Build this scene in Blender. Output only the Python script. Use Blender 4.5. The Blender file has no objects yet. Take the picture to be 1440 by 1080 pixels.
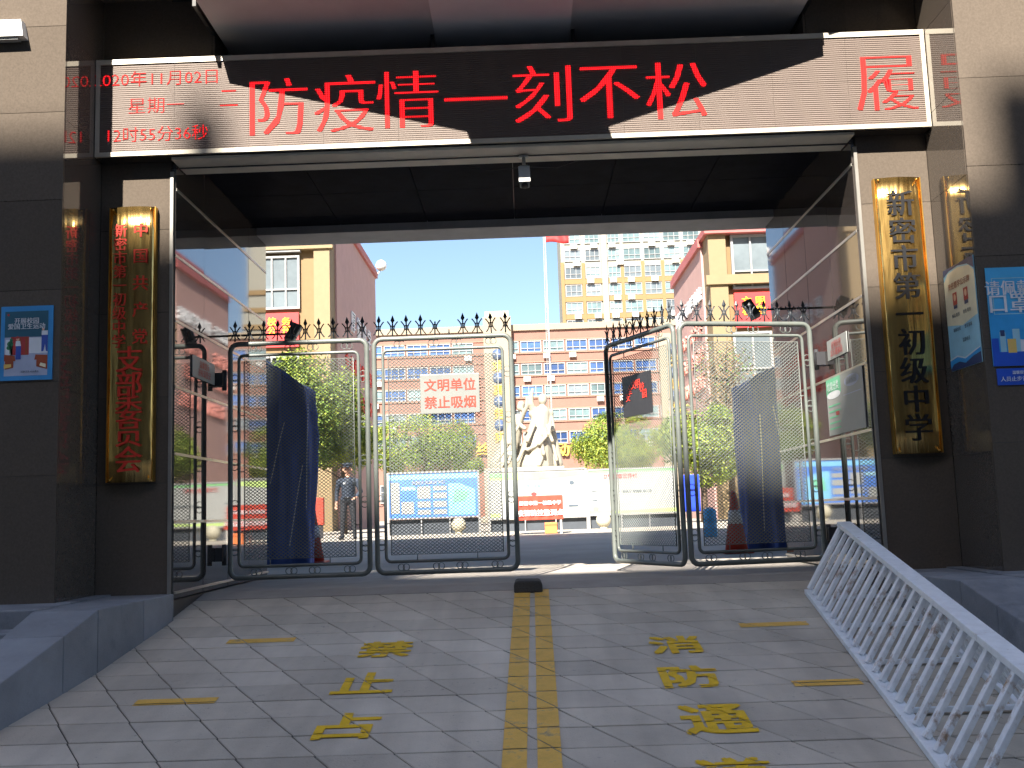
import bpy, bmesh, math, random
from mathutils import Vector, Matrix, noise
random.seed(7)
R_ = math.radians
SC = bpy.context.scene
COL = SC.collection
# ------------------------------------------------------------------ camera
F, CX, CY = 1450.0, 720.0, 540.0            # focal length in photo pixels (1440 x 1080)
CAM = Vector((0, 0, 1.5))
ROT = (Matrix.Rotation(R_(0.4625), 3, 'Z') @ Matrix.Rotation(R_(90 + 7.174), 3, 'X') @ Matrix.Rotation(R_(-1.95), 3, 'Z'))
cd = bpy.data.cameras.new('camera')
cd.sensor_width = 36; cd.lens = F / 1440 * 36; cd.clip_start = .05; cd.clip_end = 2000
cam = bpy.data.objects.new('camera', cd); COL.objects.link(cam)
cam.matrix_world = Matrix.Translation(CAM) @ ROT.to_4x4()
SC.camera = cam
# ------------------------------------------------------------------ sky and sun
SUN = Vector((.26, 1, -.95)).normalized()     # the way the light travels
w = bpy.data.worlds.new('World'); SC.world = w; w.use_nodes = True
nt = w.node_tree; nt.nodes.clear()
sky = nt.nodes.new('ShaderNodeTexSky'); sky.sky_type = 'NISHITA'; sky.sun_disc = False
sky.sun_elevation = math.asin(-SUN.z); sky.sun_rotation = math.atan2(-SUN.x, -SUN.y)
sky.altitude = 100; sky.air_density = 1.0; sky.dust_density = 1.3; sky.ozone_density = 2.0
bgn = nt.nodes.new('ShaderNodeBackground'); bgn.inputs['Strength'].default_value = .05
wo = nt.nodes.new('ShaderNodeOutputWorld')
nt.links.new(sky.outputs[0], bgn.inputs[0]); nt.links.new(bgn.outputs[0], wo.inputs[0])
sl = bpy.data.lights.new('sun', 'SUN'); sl.energy = 4.2; sl.angle = R_(.55); sl.color = (1, .93, .82)
so = bpy.data.objects.new('sun', sl); COL.objects.link(so); so.location = (-10, -20, 40)
so.rotation_euler = SUN.to_track_quat('-Z', 'Y').to_euler()
vs = SC.view_settings; vs.view_transform = 'Standard'; vs.look = 'None'; vs.gamma = 1; vs.exposure = 2.22
SC.cycles.max_bounces = 5; SC.cycles.glossy_bounces = 4; SC.cycles.diffuse_bounces = 3; SC.cycles.adaptive_threshold = .025; SC.cycles.caustics_reflective = False
SC.cycles.sample_clamp_indirect = 6

# ------------------------------------------------------------------ pixel helpers (a pixel is a direction)
def ray(x, y): return (ROT @ Vector((x - CX, -(y - CY), -F))).normalized()
def atY(x, y, Y): d = ray(x, y); return CAM + d * (Y / d.y)
def atX(x, y, X): d = ray(x, y); return CAM + d * (X / d.x)
RS, RY, RZ = .16, 9.75, .87                  # ramp: slope, top line
def ramp_z(y): return RZ - RS * (RY - y)
def onramp(x, y):
    d = ray(x, y); n = Vector((0, -RS, 1)); return CAM + d * ((Vector((0, RY, RZ)) - CAM).dot(n) / d.dot(n))

# ------------------------------------------------------------------ materials
MATS = {}
def pm(name, col, rough=.6, metal=0., ior=1.5, var=.12, vs_=4., bump=0., bs=60., emis=None, es=0., alpha=1., stretch=None, col2=None, c2s=1., c2t=.55, coat=0., orand=0.):
    m = bpy.data.materials.new(name); m.use_nodes = True; t = m.node_tree; N = t.nodes; L = t.links
    b = N['Principled BSDF']
    g = N.new('ShaderNodeNewGeometry'); vec = g.outputs['Position']
    if stretch:
        mp = N.new('ShaderNodeMapping'); mp.inputs['Scale'].default_value = stretch; L.new(vec, mp.inputs[0]); vec = mp.outputs[0]
    n = N.new('ShaderNodeTexNoise'); n.inputs['Scale'].default_value = vs_; n.inputs['Detail'].default_value = 6; n.inputs['Roughness'].default_value = .65
    L.new(vec, n.inputs['Vector'])
    r = N.new('ShaderNodeMapRange'); r.inputs[1].default_value = .3; r.inputs[2].default_value = .7
    r.inputs[3].default_value = 1 - var; r.inputs[4].default_value = 1 + var; L.new(n.outputs[0], r.inputs[0])
    mx = N.new('ShaderNodeMix'); mx.data_type = 'RGBA'; mx.blend_type = 'MULTIPLY'; mx.inputs[0].default_value = 1
    mx.inputs[6].default_value = (*col, 1); L.new(r.outputs[0], mx.inputs[7]); out = mx.outputs[2]
    if col2:
        n2 = N.new('ShaderNodeTexNoise'); n2.inputs['Scale'].default_value = c2s; n2.inputs['Detail'].default_value = 8; n2.inputs['Roughness'].default_value = .7
        L.new(vec, n2.inputs['Vector'])
        r2 = N.new('ShaderNodeMapRange'); r2.inputs[1].default_value = c2t - .06; r2.inputs[2].default_value = c2t + .06; L.new(n2.outputs[0], r2.inputs[0])
        m2 = N.new('ShaderNodeMix'); m2.data_type = 'RGBA'; L.new(r2.outputs[0], m2.inputs[0]); L.new(out, m2.inputs[6]); m2.inputs[7].default_value = (*col2, 1); out = m2.outputs[2]
    if name.startswith('slab'):            # tyre-worn streaks running up the ramp
        mq = N.new('ShaderNodeMapping'); mq.inputs['Scale'].default_value = (2.6, .22, .3); L.new(g.outputs['Position'], mq.inputs[0])
        nq = N.new('ShaderNodeTexNoise'); nq.inputs['Scale'].default_value = 1.6; nq.inputs['Detail'].default_value = 5; L.new(mq.outputs[0], nq.inputs['Vector'])
        rq = N.new('ShaderNodeMapRange'); rq.inputs[1].default_value = .32; rq.inputs[2].default_value = .62; rq.inputs[3].default_value = .86; rq.inputs[4].default_value = 1.06; L.new(nq.outputs[0], rq.inputs[0])
        mm_ = N.new('ShaderNodeMix'); mm_.data_type = 'RGBA'; mm_.blend_type = 'MULTIPLY'; mm_.inputs[0].default_value = 1; L.new(out, mm_.inputs[6]); L.new(rq.outputs[0], mm_.inputs[7]); out = mm_.outputs[2]
    if orand:
        oi = N.new('ShaderNodeObjectInfo'); r3 = N.new('ShaderNodeMapRange'); r3.inputs[3].default_value = 1 - orand; r3.inputs[4].default_value = 1 + orand; L.new(oi.outputs['Random'], r3.inputs[0])
        m3 = N.new('ShaderNodeMix'); m3.data_type = 'RGBA'; m3.blend_type = 'MULTIPLY'; m3.inputs[0].default_value = 1; L.new(out, m3.inputs[6]); L.new(r3.outputs[0], m3.inputs[7]); out = m3.outputs[2]
    L.new(out, b.inputs['Base Color'])
    b.inputs['Roughness'].default_value = rough; b.inputs['Metallic'].default_value = metal; b.inputs['IOR'].default_value = ior
    if coat: b.inputs['Coat Weight'].default_value = coat; b.inputs['Coat Roughness'].default_value = .05
    if bump:
        nb = N.new('ShaderNodeTexNoise'); nb.inputs['Scale'].default_value = bs; nb.inputs['Detail'].default_value = 4; L.new(vec, nb.inputs['Vector'])
        bu = N.new('ShaderNodeBump'); bu.inputs['Strength'].default_value = bump; bu.inputs['Distance'].default_value = .02
        L.new(nb.outputs[0], bu.inputs['Height']); L.new(bu.outputs[0], b.inputs['Normal'])
    if emis: b.inputs['Emission Color'].default_value = (*emis, 1); b.inputs['Emission Strength'].default_value = es
    MATS[name] = m; return m
def hx(h, k=1.):                              # sRGB hex -> linear
    v = [int(h[i:i + 2], 16) / 255 for i in (0, 2, 4)]
    return tuple(k * (c / 12.92 if c <= .04045 else ((c + .055) / 1.055) ** 2.4) for c in v)

pm('granite', (.112, .091, .073), .07, ior=1.5, var=.14, vs_=60, bump=.008, bs=2.5, orand=.09)
pm('granite_return', (.1, .082, .067), .045, ior=2.0, var=.14, vs_=60, orand=.06)
pm('granite_mirror', (.05, .042, .038), .035, ior=2.7, var=.3, vs_=40)
pm('granite_edge', (.03, .028, .028), .3)
pm('joint', (.22, .2, .18), .6)
pm('steel_strip', (.5, .48, .44), .35, metal=.8)
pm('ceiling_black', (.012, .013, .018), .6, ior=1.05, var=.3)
pm('soffit_light', (.86, .85, .84), .7, var=.05, vs_=2)
pm('soffit', (.7, .67, .65), .7, var=.06, vs_=2)
pm('soffit_cream', (.6, .54, .45), .6)
pm('concrete', (.36, .325, .29), .85, var=.12, vs_=3, bump=.15, bs=120)
pm('concrete_back', (.42, .42, .43), .8)
pm('cheek', (.23, .24, .26), .65, var=.2, vs_=2, bump=.2, bs=110, col2=(.15, .16, .18), c2s=1.4, c2t=.58, orand=.1)
pm('slab', (.55, .48, .39), .75, var=.2, vs_=.8, bump=.22, bs=90, col2=(.27, .245, .22), c2s=22, c2t=.68, orand=.07)
pm('slab2', (.52, .455, .37), .75, var=.2, vs_=.8, bump=.25, bs=80, col2=(.25, .23, .21), c2s=16, c2t=.67, orand=.07)
pm('slab3', (.57, .5, .41), .78, var=.2, vs_=.8, bump=.2, bs=100, col2=(.3, .27, .24), c2s=28, c2t=.69, orand=.07)
pm('ramp_bed', (.035, .034, .035), .95)
pm('bounce_forecourt', (.24, .225, .205), .85, var=.15, vs_=.8)
pm('asphalt', (.045, .045, .046), .9, bump=.3, bs=150)
pm('court', (.36, .325, .275), .85, var=.12, vs_=.8, bump=.1, bs=60, col2=(.3, .275, .24), c2s=.35, c2t=.56)
pm('yellow_paint', (.78, .46, .09), .7, var=.15, vs_=9, bump=.15, bs=120, col2=(.33, .26, .16), c2s=9, c2t=.62)
pm('yellow_bright', (.82, .5, .01), .65, var=.15, vs_=9, bump=.1, bs=120, col2=(.4, .3, .12), c2s=14, c2t=.66)
pm('led_trim', (.62, .56, .46), .4, metal=.3)
pm('led_black', (.02, .019, .02), .35)
pm('gate_paint', (.125, .14, .13), .42, var=.15, vs_=6, ior=1.6, col2=(.12, .11, .09), c2s=11, c2t=.68)
pm('gate_dark', (.03, .036, .045), .4, var=.2, vs_=10)
pm('mesh_wire', (.19, .21, .2), .45, metal=.3)
pm('brass', (.86, .56, .19), .24, metal=1, var=.38, vs_=6, stretch=(5, 1, .35), bump=.6, bs=3, col2=(.45, .24, .07), c2s=2.2, c2t=.6)  # vertical streaks in the colour paint in mottled reflections
pm('brass_edge', (.8, .47, .1), .3, metal=.9, var=.2)
pm('red_letter', (.78, .05, .03), .45)
pm('black_letter', (.01, .01, .012), .4)
pm('white_paint', (.82, .85, .88), .5, var=.1, vs_=12, col2=(.3, .19, .12), c2s=10, c2t=.69)
pm('rust_bar', (.8, .82, .85), .55, var=.15, vs_=14, col2=(.33, .21, .13), c2s=7.5, c2t=.6, stretch=(1, 1, .8))
pm('white', (.75, .76, .78), .5)
pm('offwhite', (.7, .69, .64), .5)
pm('steel', (.5, .52, .52), .35, metal=.6)
pm('sign_steel', (.24, .25, .24), .38, metal=.35, var=.08)
pm('dark_metal', (.03, .03, .035), .45)
pm('grey_metal', (.42, .42, .41), .5)
pm('rubber', (.05, .048, .046), .85, bump=.5, bs=60)
pm('tarp', (.05, .11, .4), .55, var=.2, vs_=3, bump=.25, bs=12)
pm('cord', (.62, .62, .6), .6)
pm('cone_red', (.5, .06, .035), .5)
pm('red_cloth', (.5, .055, .03), .6)
pm('orange', (.75, .2, .06), .6)
pm('yellow_wall', (.19, .12, .05), .7, var=.06)
pm('yellow_pale', (.22, .16, .085), .7, var=.05)
pm('pink_wall', (.45, .28, .255), .75, var=.07, vs_=1.5)
pm('maroon', (.4, .11, .1), .6)
pm('brick_pink', (.21, .105, .08), .8, var=.1, vs_=.5)
pm('brick_pale', (.27, .145, .105), .8)
pm('cream_wall', (.26, .21, .15), .7, var=.05)
pm('tower_orange', (.21, .135, .055), .75, var=.06)
pm('tower_cream', (.25, .24, .2), .7, var=.04)
pm('frame_white', (.27, .27, .27), .5, var=.03)
pm('glass_blue', (.05, .1, .26), .12, ior=1.6, var=.4, vs_=.5, orand=.55)
pm('glass_teal', (.13, .19, .2), .15, ior=1.6, var=.35, vs_=.5, orand=.5)
pm('glass_grey', (.13, .155, .17), .1, ior=1.7, var=.25, vs_=.6, orand=.4)
pm('glass_dark', (.05, .06, .075), .1, ior=1.6, var=.5, vs_=.5)
pm('ac_white', (.7, .69, .66), .5)
pm('gold', (.8, .5, .08), .4, metal=.3)
pm('navy_disc', (.05, .08, .16), .5)
pm('banner_red', (.5, .03, .03), .6, var=.06)
pm('banner_yellow', (.85, .55, .02), .5)
pm('statue', (.3, .275, .22), .65, var=.08, vs_=2, bump=.1, bs=10)
pm('bark', (.13, .09, .06), .9, bump=.5, bs=30)
pm('leaf', (.1, .165, .022), .55, var=.45, vs_=2.2)
pm('leaf_light', (.22, .27, .03), .55, var=.35, vs_=2.5)
pm('leaf_brown', (.2, .115, .05), .7, var=.4, vs_=3)
pm('skin', (.5, .27, .18), .5)
pm('uniform', (.025, .035, .055), .7, var=.3, vs_=20)
pm('trousers', (.02, .022, .028), .7)
pm('board_blue', (.07, .2, .62), .5)
pm('board_sky', (.2, .5, .75), .5)
pm('board_white', (.33, .34, .33), .5, var=.04)
pm('board_green', (.2, .5, .2), .5)
pm('board_lime', (.45, .6, .2), .5)
pm('skirt', (.05, .06, .075), .6)
pm('stone_pale', (.45, .42, .32), .7, var=.1)
pm('blue_plastic', (.02, .06, .55), .4)
pm('lightblue_plastic', (.05, .38, .7), .35)
pm('teal', (.02, .3, .25), .5)
pm('opp_wall', (.06, .058, .055), .8)
pm('glass_opp', (.03, .035, .04), .1)
pm('p_blue', hx('3f93cf'), .45); pm('p_sky', hx('4fb3e6'), .4); pm('p_sky2', hx('37a0df'), .4); pm('p_deep', hx('2457c8'), .4)
pm('p_teal', hx('2b5f73'), .5); pm('p_white', (.75, .77, .8), .5); pm('p_red', hx('b03b3a'), .5); pm('p_brown', hx('9c4a2c'), .5)
pm('p_grey', hx('aeb6cc'), .5); pm('p_green', hx('2f7a55'), .5); pm('p_pants', hx('3a55a8'), .5); pm('p_cream', hx('efe3c0'), .5)
pm('p_pale', hx('9fcfe0'), .5); pm('p_dark', hx('2c3f6a'), .5); pm('p_skin', hx('e8b79a'), .5); pm('p_yellow', hx('e8c26a'), .5); pm('p_mint', hx('6fbf97'), .5); pm('p_ink', hx('4a5560'), .5)

# LED screen: fine louvre lines; LED letters: lit dots
def led_materials():
    m = pm('led_screen', (.13, .098, .082), .5, var=.06, vs_=6); t = m.node_tree; N = t.nodes; L = t.links
    wv = N.new('ShaderNodeTexWave'); wv.wave_type = 'BANDS'; wv.bands_direction = 'Z'; wv.inputs['Scale'].default_value = 17
    wv.inputs['Distortion'].default_value = .15
    g = N.new('ShaderNodeNewGeometry'); L.new(g.outputs['Position'], wv.inputs['Vector'])
    bu = N.new('ShaderNodeBump'); bu.inputs['Strength'].default_value = .55; bu.inputs['Distance'].default_value = .012
    L.new(wv.outputs['Fac'], bu.inputs['Height']); L.new(bu.outputs[0], N['Principled BSDF'].inputs['Normal'])
    m = bpy.data.materials.new('led_red'); m.use_nodes = True; t = m.node_tree; N = t.nodes; L = t.links; b = N['Principled BSDF']
    g = N.new('ShaderNodeNewGeometry'); mp = N.new('ShaderNodeMapping'); mp.inputs['Scale'].default_value = (52, 0, 52); L.new(g.outputs['Position'], mp.inputs[0])
    fr = N.new('ShaderNodeVectorMath'); fr.operation = 'FRACTION'; L.new(mp.outputs[0], fr.inputs[0])
    sb = N.new('ShaderNodeVectorMath'); sb.operation = 'SUBTRACT'; sb.inputs[1].default_value = (.5, 0, .5); L.new(fr.outputs[0], sb.inputs[0])
    ln = N.new('ShaderNodeVectorMath'); ln.operation = 'LENGTH'; L.new(sb.outputs[0], ln.inputs[0])
    r = N.new('ShaderNodeMapRange'); r.inputs[1].default_value = .36; r.inputs[2].default_value = .5; r.inputs[3].default_value = .5; r.inputs[4].default_value = .07
    L.new(ln.outputs['Value'], r.inputs[0]); L.new(r.outputs[0], b.inputs['Emission Strength'])
    b.inputs['Emission Color'].default_value = (1, .012, .018, 1); b.inputs['IOR'].default_value = 1.08; b.inputs['Base Color'].default_value = (.06, .025, .02, 1); b.inputs['Roughness'].default_value = .5
    MATS['led_red'] = m
led_materials()

# ------------------------------------------------------------------ mesh building
WLOC = {}                                     # world position of each object's origin
def wloc(o): return WLOC.get(o.name, Vector((0, 0, 0)))
def finish(o, parent, origin):
    if parent is not None:
        o.parent = parent; o.location = origin - wloc(parent)
    else: o.location = origin
    WLOC[o.name] = origin.copy()
    return o
class MB:
    def __init__(s, M=None): s.v = []; s.f = []; s.m = []; s.M = M; s.sm = []
    def add(s, vs, fs, mi=0, smooth=False):
        b = len(s.v)
        s.v += [(s.M @ Vector(p)) if s.M is not None else Vector(p) for p in vs]
        s.f += [tuple(b + i for i in f) for f in fs]; s.m += [mi] * len(fs); s.sm += [smooth] * len(fs)
        return s
    def box(s, x0, x1, y0, y1, z0, z1, mi=0):
        x0, x1 = min(x0, x1), max(x0, x1); y0, y1 = min(y0, y1), max(y0, y1); z0, z1 = min(z0, z1), max(z0, z1)
        return s.add([(x0, y0, z0), (x1, y0, z0), (x1, y1, z0), (x0, y1, z0), (x0, y0, z1), (x1, y0, z1), (x1, y1, z1), (x0, y1, z1)],
                     [(0, 3, 2, 1), (4, 5, 6, 7), (0, 1, 5, 4), (1, 2, 6, 5), (2, 3, 7, 6), (3, 0, 4, 7)], mi)
    def prism(s, poly, z0, z1, mi=0):          # polygon in XY, counter-clockwise
        n = len(poly)
        z0s = z0 if isinstance(z0, (list, tuple)) else [z0] * n; z1s = z1 if isinstance(z1, (list, tuple)) else [z1] * n
        vs = [(p[0], p[1], z0s[i]) for i, p in enumerate(poly)] + [(p[0], p[1], z1s[i]) for i, p in enumerate(poly)]
        return s.add(vs, [tuple(range(n))[::-1], tuple(range(n, 2 * n))] + [(i, (i + 1) % n, n + (i + 1) % n, n + i) for i in range(n)], mi)
    def tube(s, pts, r, seg=8, mi=0, closed=False, caps=True, smooth=True):
        pts = [Vector(p) for p in pts]; n = len(pts)
        rs = r if isinstance(r, (list, tuple)) else [r] * n
        vs = []; prev = None
        for i, p in enumerate(pts):
            a = pts[(i - 1) % n] if (closed or i > 0) else p; b = pts[(i + 1) % n] if (closed or i < n - 1) else p
            d = (b - a).normalized()
            if prev is None:
                u = d.orthogonal().normalized()
            else:
                u = (prev - d * prev.dot(d)); u = u.normalized() if u.length > 1e-6 else d.orthogonal().normalized()
            prev = u; w_ = d.cross(u)
            for k in range(seg):
                t = 2 * math.pi * k / seg; vs.append(p + (u * math.cos(t) + w_ * math.sin(t)) * rs[i])
        fs = []
        for i in range(n if closed else n - 1):
            j = (i + 1) % n
            for k in range(seg): fs.append((i * seg + k, i * seg + (k + 1) % seg, j * seg + (k + 1) % seg, j * seg + k))
        if caps and not closed: fs += [tuple(range(seg))[::-1], tuple((n - 1) * seg + k for k in range(seg))]
        return s.add(vs, fs, mi, smooth)
    def ring(s, c, R, r, ax='Y', seg=12, sub=4, mi=0):
        pts = []
        for k in range(seg):
            t = 2 * math.pi * k / seg; a, b = R * math.cos(t), R * math.sin(t)
            pts.append((c[0] + a, c[1], c[2] + b) if ax == 'Y' else ((c[0], c[1] + a, c[2] + b) if ax == 'X' else (c[0] + a, c[1] + b, c[2])))
        return s.tube(pts, r, sub, mi, closed=True)
    def lathe(s, c, prof, seg=16, mi=0, smooth=True):   # prof: (radius, z)
        vs = []; fs = []
        for (r, z) in prof:
            for k in range(seg):
                t = 2 * math.pi * k / seg; vs.append((c[0] + r * math.cos(t), c[1] + r * math.sin(t), c[2] + z))
        for i in range(len(prof) - 1):
            for k in range(seg): fs.append((i * seg + k, i * seg + (k + 1) % seg, (i + 1) * seg + (k + 1) % seg, (i + 1) * seg + k))
        fs += [tuple(range(seg))[::-1], tuple((len(prof) - 1) * seg + k for k in range(seg))]
        return s.add(vs, fs, mi, smooth)
    def mesh(s, name, mats, origin=Vector((0, 0, 0))):
        me = bpy.data.meshes.new(name); me.from_pydata([v - origin for v in s.v], [], s.f)
        for m in (mats if isinstance(mats, (list, tuple)) else [mats]): me.materials.append(MATS[m])
        me.polygons.foreach_set('material_index', s.m); me.polygons.foreach_set('use_smooth', s.sm); me.update()
        return me
    def build(s, name, mats, parent=None, bevel=0, origin=None):
        lo = Vector([min(v[i] for v in s.v) for i in range(3)]); hi = Vector([max(v[i] for v in s.v) for i in range(3)])
        if origin is None: origin = Vector(((lo.x + hi.x) / 2, (lo.y + hi.y) / 2, lo.z))
        o = bpy.data.objects.new(name, s.mesh(name, mats, origin)); COL.objects.link(o)
        if bevel:
            b = o.modifiers.new('bevel', 'BEVEL'); b.width = bevel; b.segments = 2; b.limit_method = 'ANGLE'
        return finish(o, parent, origin)
def inst(name, mesh, loc, parent=None, rz=0, scale=None):
    o = bpy.data.objects.new(name, mesh); COL.objects.link(o); finish(o, parent, Vector(loc))
    if rz: o.rotation_euler.z = rz
    if scale: o.scale = scale
    return o
def tag(o, label=None, cat=None, group=None, kind=None):
    if label: o['label'] = label
    if cat: o['category'] = cat
    if group: o['group'] = group
    if kind: o['kind'] = kind
    return o
def thing(name, label, cat, loc=(0, 0, 0), group=None):
    o = bpy.data.objects.new(name, None); COL.objects.link(o); o.empty_display_size = .2
    o.location = Vector(loc); WLOC[o.name] = Vector(loc); return tag(o, label, cat, group)
_tc = {}
def glyphs(body, offset=0.):                   # flat triangles/polys of a text, 1 em = 1
    k = (body, offset)
    if k not in _tc:
        c = bpy.data.curves.new('text', 'FONT'); c.body = body; c.resolution_u = 2; c.offset = offset
        o = bpy.data.objects.new('text', c); COL.objects.link(o)
        me = bpy.data.meshes.new_from_object(o.evaluated_get(bpy.context.evaluated_depsgraph_get()))
        vs = [v.co.copy() for v in me.vertices]; fs = [tuple(p.vertices) for p in me.polygons]
        bpy.data.objects.remove(o); bpy.data.curves.remove(c); bpy.data.meshes.remove(me)
        _tc[k] = (vs, fs)
    return _tc[k]
def put_text(mb, body, org, ux, uy, size, mi=0, center=True, depth=.004, sx=1., bold=0., offset=0.):
    """glyphs standing proud of a surface: org, unit right, unit up; thickness along ux x uy"""
    vs, fs = glyphs(body, offset)
    if not vs: return mb
    org = Vector(org); ux = Vector(ux); uy = Vector(uy); n = ux.cross(uy)
    if center:
        x0 = min(v.x for v in vs); x1 = max(v.x for v in vs); y0 = min(v.y for v in vs); y1 = max(v.y for v in vs)
        cx, cy = (x0 + x1) / 2, (y0 + y1) / 2
    else: cx = cy = 0
    for dx in ((0,) if not bold else (-bold, 0, bold)):
        P = [org + ux * ((v.x - cx + dx) * size * sx) + uy * ((v.y - cy) * size) + n * (depth + (0 if not dx else (.0003 if dx < 0 else .0006))) for v in vs]
        mb.add(P, fs, mi)
        if depth > .006:                       # side walls of raised letters
            from collections import Counter
            cnt = Counter()
            for f in fs:
                for i in range(len(f)): cnt[(f[i], f[(i + 1) % len(f)])] += 1
            for (a, b) in list(cnt):
                if (b, a) not in cnt:
                    mb.add([P[a], P[b], P[b] - n * depth, P[a] - n * depth], [(0, 3, 2, 1)], mi)
    return mb
X_, Y_, Z_ = Vector((1, 0, 0)), Vector((0, 1, 0)), Vector((0, 0, 1))

# ================================================================== ground
mb = MB().add([(-400, -400, -.02), (400, -400, -.02), (400, 600, -.02), (-400, 600, -.02)], [(0, 1, 2, 3)])
tag(mb.build('street', 'asphalt'), kind='structure')
tag(MB().add([(-30, -9, -.012), (30, -9, -.012), (30, 4.5, -.012), (-30, 4.5, -.012)], [(0, 1, 2, 3)]).build('bounce_forecourt', 'bounce_forecourt'), kind='structure')  # unseen pale paving, added to bounce light up onto the soffit
mb = MB(); prof = [(12.0, .87), (16, .93), (26, 1.045), (600, 1.06)]
for (a, za), (b, zb) in zip(prof, prof[1:]): mb.add([(-250, a, za), (250, a, za), (250, b, zb), (-250, b, zb)], [(0, 1, 2, 3)])
courtyard = tag(mb.build('courtyard', 'court'), kind='structure')
def court_z(y):
    for (a, za), (b, zb) in zip(prof, prof[1:]):
        if y <= b: return za + (zb - za) * max(0, (y - a)) / (b - a)
    return 1.06
mb = MB(); pr_ = [(9.44, .3), (9.44, .8215), (9.7, .866), (12.0, .868), (12.0, .3)]
mb.add([(x, y, z) for x in (-3.02, 3.02) for y, z in pr_], [(0, 1, 2, 3, 4), (9, 8, 7, 6, 5)] + [(i, i + 5, (i + 1) % 5 + 5, (i + 1) % 5) for i in range(5)])
tag(mb.build('threshold', 'concrete'), kind='structure')
# ramp bed and its slabs
Y_LOW = RY - RZ / RS + .1
mb = MB().add([(-3.6, Y_LOW, ramp_z(Y_LOW) - .008), (3.6, Y_LOW, ramp_z(Y_LOW) - .008), (3.6, 9.44, ramp_z(9.44) - .008), (-3.6, 9.44, ramp_z(9.44) - .008)], [(0, 1, 2, 3)])
ramp = tag(mb.build('ramp', 'ramp_bed'), kind='structure')
ROWH, DW, SK, GAP = .305, .43, -.63, .014
slab_polys = []
mesh_cache = []
def slab_mesh(h, mats):
    g = GAP; sk = SK * h
    q = g * .33; a = [(q, g / 2), (DW - q, g / 2), (DW - q + sk, h - g / 2), (q + sk, h - g / 2)]
    m = MB(); i = .005
    top = [(a[0][0] + i, a[0][1] + i), (a[1][0] - i, a[1][1] + i), (a[2][0] - i, a[2][1] - i), (a[3][0] + i, a[3][1] - i)]
    vs = [(x, y, -.02) for x, y in a] + [(x, y, -.003) for x, y in a] + [(x, y, 0) for x, y in top]
    vs = [(x, y, z + RS * y) for x, y, z in vs]
    fs = [(8, 9, 10, 11)] + [(k, (k + 1) % 4, 4 + (k + 1) % 4, 4 + k) for k in range(4)] + [(4 + k, 4 + (k + 1) % 4, 8 + (k + 1) % 4, 8 + k) for k in range(4)]
    m.add(vs, fs); return m.mesh('paving_slab', mats), a
kinds = [slab_mesh(ROWH, k)[0] for k in ('slab', 'slab2', 'slab3')]; _, SA = slab_mesh(ROWH, 'slab')
y = 9.44 - ROWH; row = 0
while y > Y_LOW - .02:
    x0 = (SK * (y - 9.0)) % DW - 4.5
    while x0 < 3.6:
        if x0 + DW + .2 > -3.3 and x0 - .25 < 3.3:
            dz = random.uniform(-.0015, .0015)
            inst('paving_slab', random.choice(kinds), (x0, y, ramp_z(y) + dz), ramp)
            slab_polys.append([(x0 + px, y + py) for px, py in SA])
        x0 += DW
    y -= ROWH; row += 1
# ---- painted markings, broken at the joints like the slabs they lie on
def clip_poly(sub, clip):
    out = sub
    n = len(clip)
    for i in range(n):
        a, b = clip[i], clip[(i + 1) % n]; inp = out; out = []
        if not inp: return []
        side = lambda p: (b[0] - a[0]) * (p[1] - a[1]) - (b[1] - a[1]) * (p[0] - a[0])
        for k in range(len(inp)):
            p, q = inp[k], inp[(k + 1) % len(inp)]; sp, sq = side(p), side(q)
            if sp >= 0: out.append(p)
            if (sp >= 0) != (sq >= 0):
                t = sp / (sp - sq); out.append((p[0] + t * (q[0] - p[0]), p[1] + t * (q[1] - p[1])))
    return out
def paint(name, polys, matn, label):
    m = MB(); lift = 0
    for k_, P in enumerate(polys):
        lift = .0008 * (k_ * 5 // max(len(polys), 1)) if name == 'painted_character' else 0
        area = sum(P[i][0] * P[(i + 1) % len(P)][1] - P[(i + 1) % len(P)][0] * P[i][1] for i in range(len(P)))
        if area < 0: P = P[::-1]
        bx0, bx1 = min(p[0] for p in P), max(p[0] for p in P); by0, by1 = min(p[1] for p in P), max(p[1] for p in P)
        for S in slab_polys:
            if max(p[0] for p in S) < bx0 or min(p[0] for p in S) > bx1 or S[0][1] > by1 or S[2][1] < by0: continue
            q = clip_poly(P, S)
            if len(q) >= 3: m.add([(x, y, ramp_z(y) + .004 + lift) for x, y in q], [tuple(range(len(q)))])
    return tag(m.build(name, matn), label, 'marking')
def gp(x, y): p = onramp(x, y); return (p.x, p.y)
paint('yellow_line', [[(-.13 - .05, 4.6), (-.02 - .03, 4.6), (.055 - .03, 9.42), (-.13 + .015, 9.42)][::1]], 'yellow_paint', 'yellow painted ramp line on the side of the red-lettered brass plaque')
paint('yellow_line', [[(.01, 4.6), (.14, 4.6), (.19, 9.42), (.065, 9.42)]], 'yellow_paint', 'yellow painted line on the ramp, on the side of the white barricade')
for (xa, ya, xb, yb, lb) in ((320, 903, 415, 900, 'faded short yellow dash on the ramp beside the character for forbid'), (190, 989, 305, 985, 'faded short yellow dash on the ramp below the stair cheek wall'),
                             (1040, 880, 1135, 876, 'faded short yellow dash on the ramp near the upper end of the white barricade'), (1115, 962, 1210, 958, 'faded short yellow dash running under the white barricade')):
    a, b = gp(xa, ya), gp(xb, yb); h = .055
    paint('yellow_dash', [[(a[0], a[1] - h), (b[0], a[1] - h), (b[0], a[1] + h), (a[0], a[1] + h)]], 'yellow_paint', lb)
GEN = {'禁': 'forbid', '止': 'stop', '占': 'occupy', '用': 'use', '消': 'extinguish', '防': 'prevent', '通': 'through', '道': 'way'}
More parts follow.
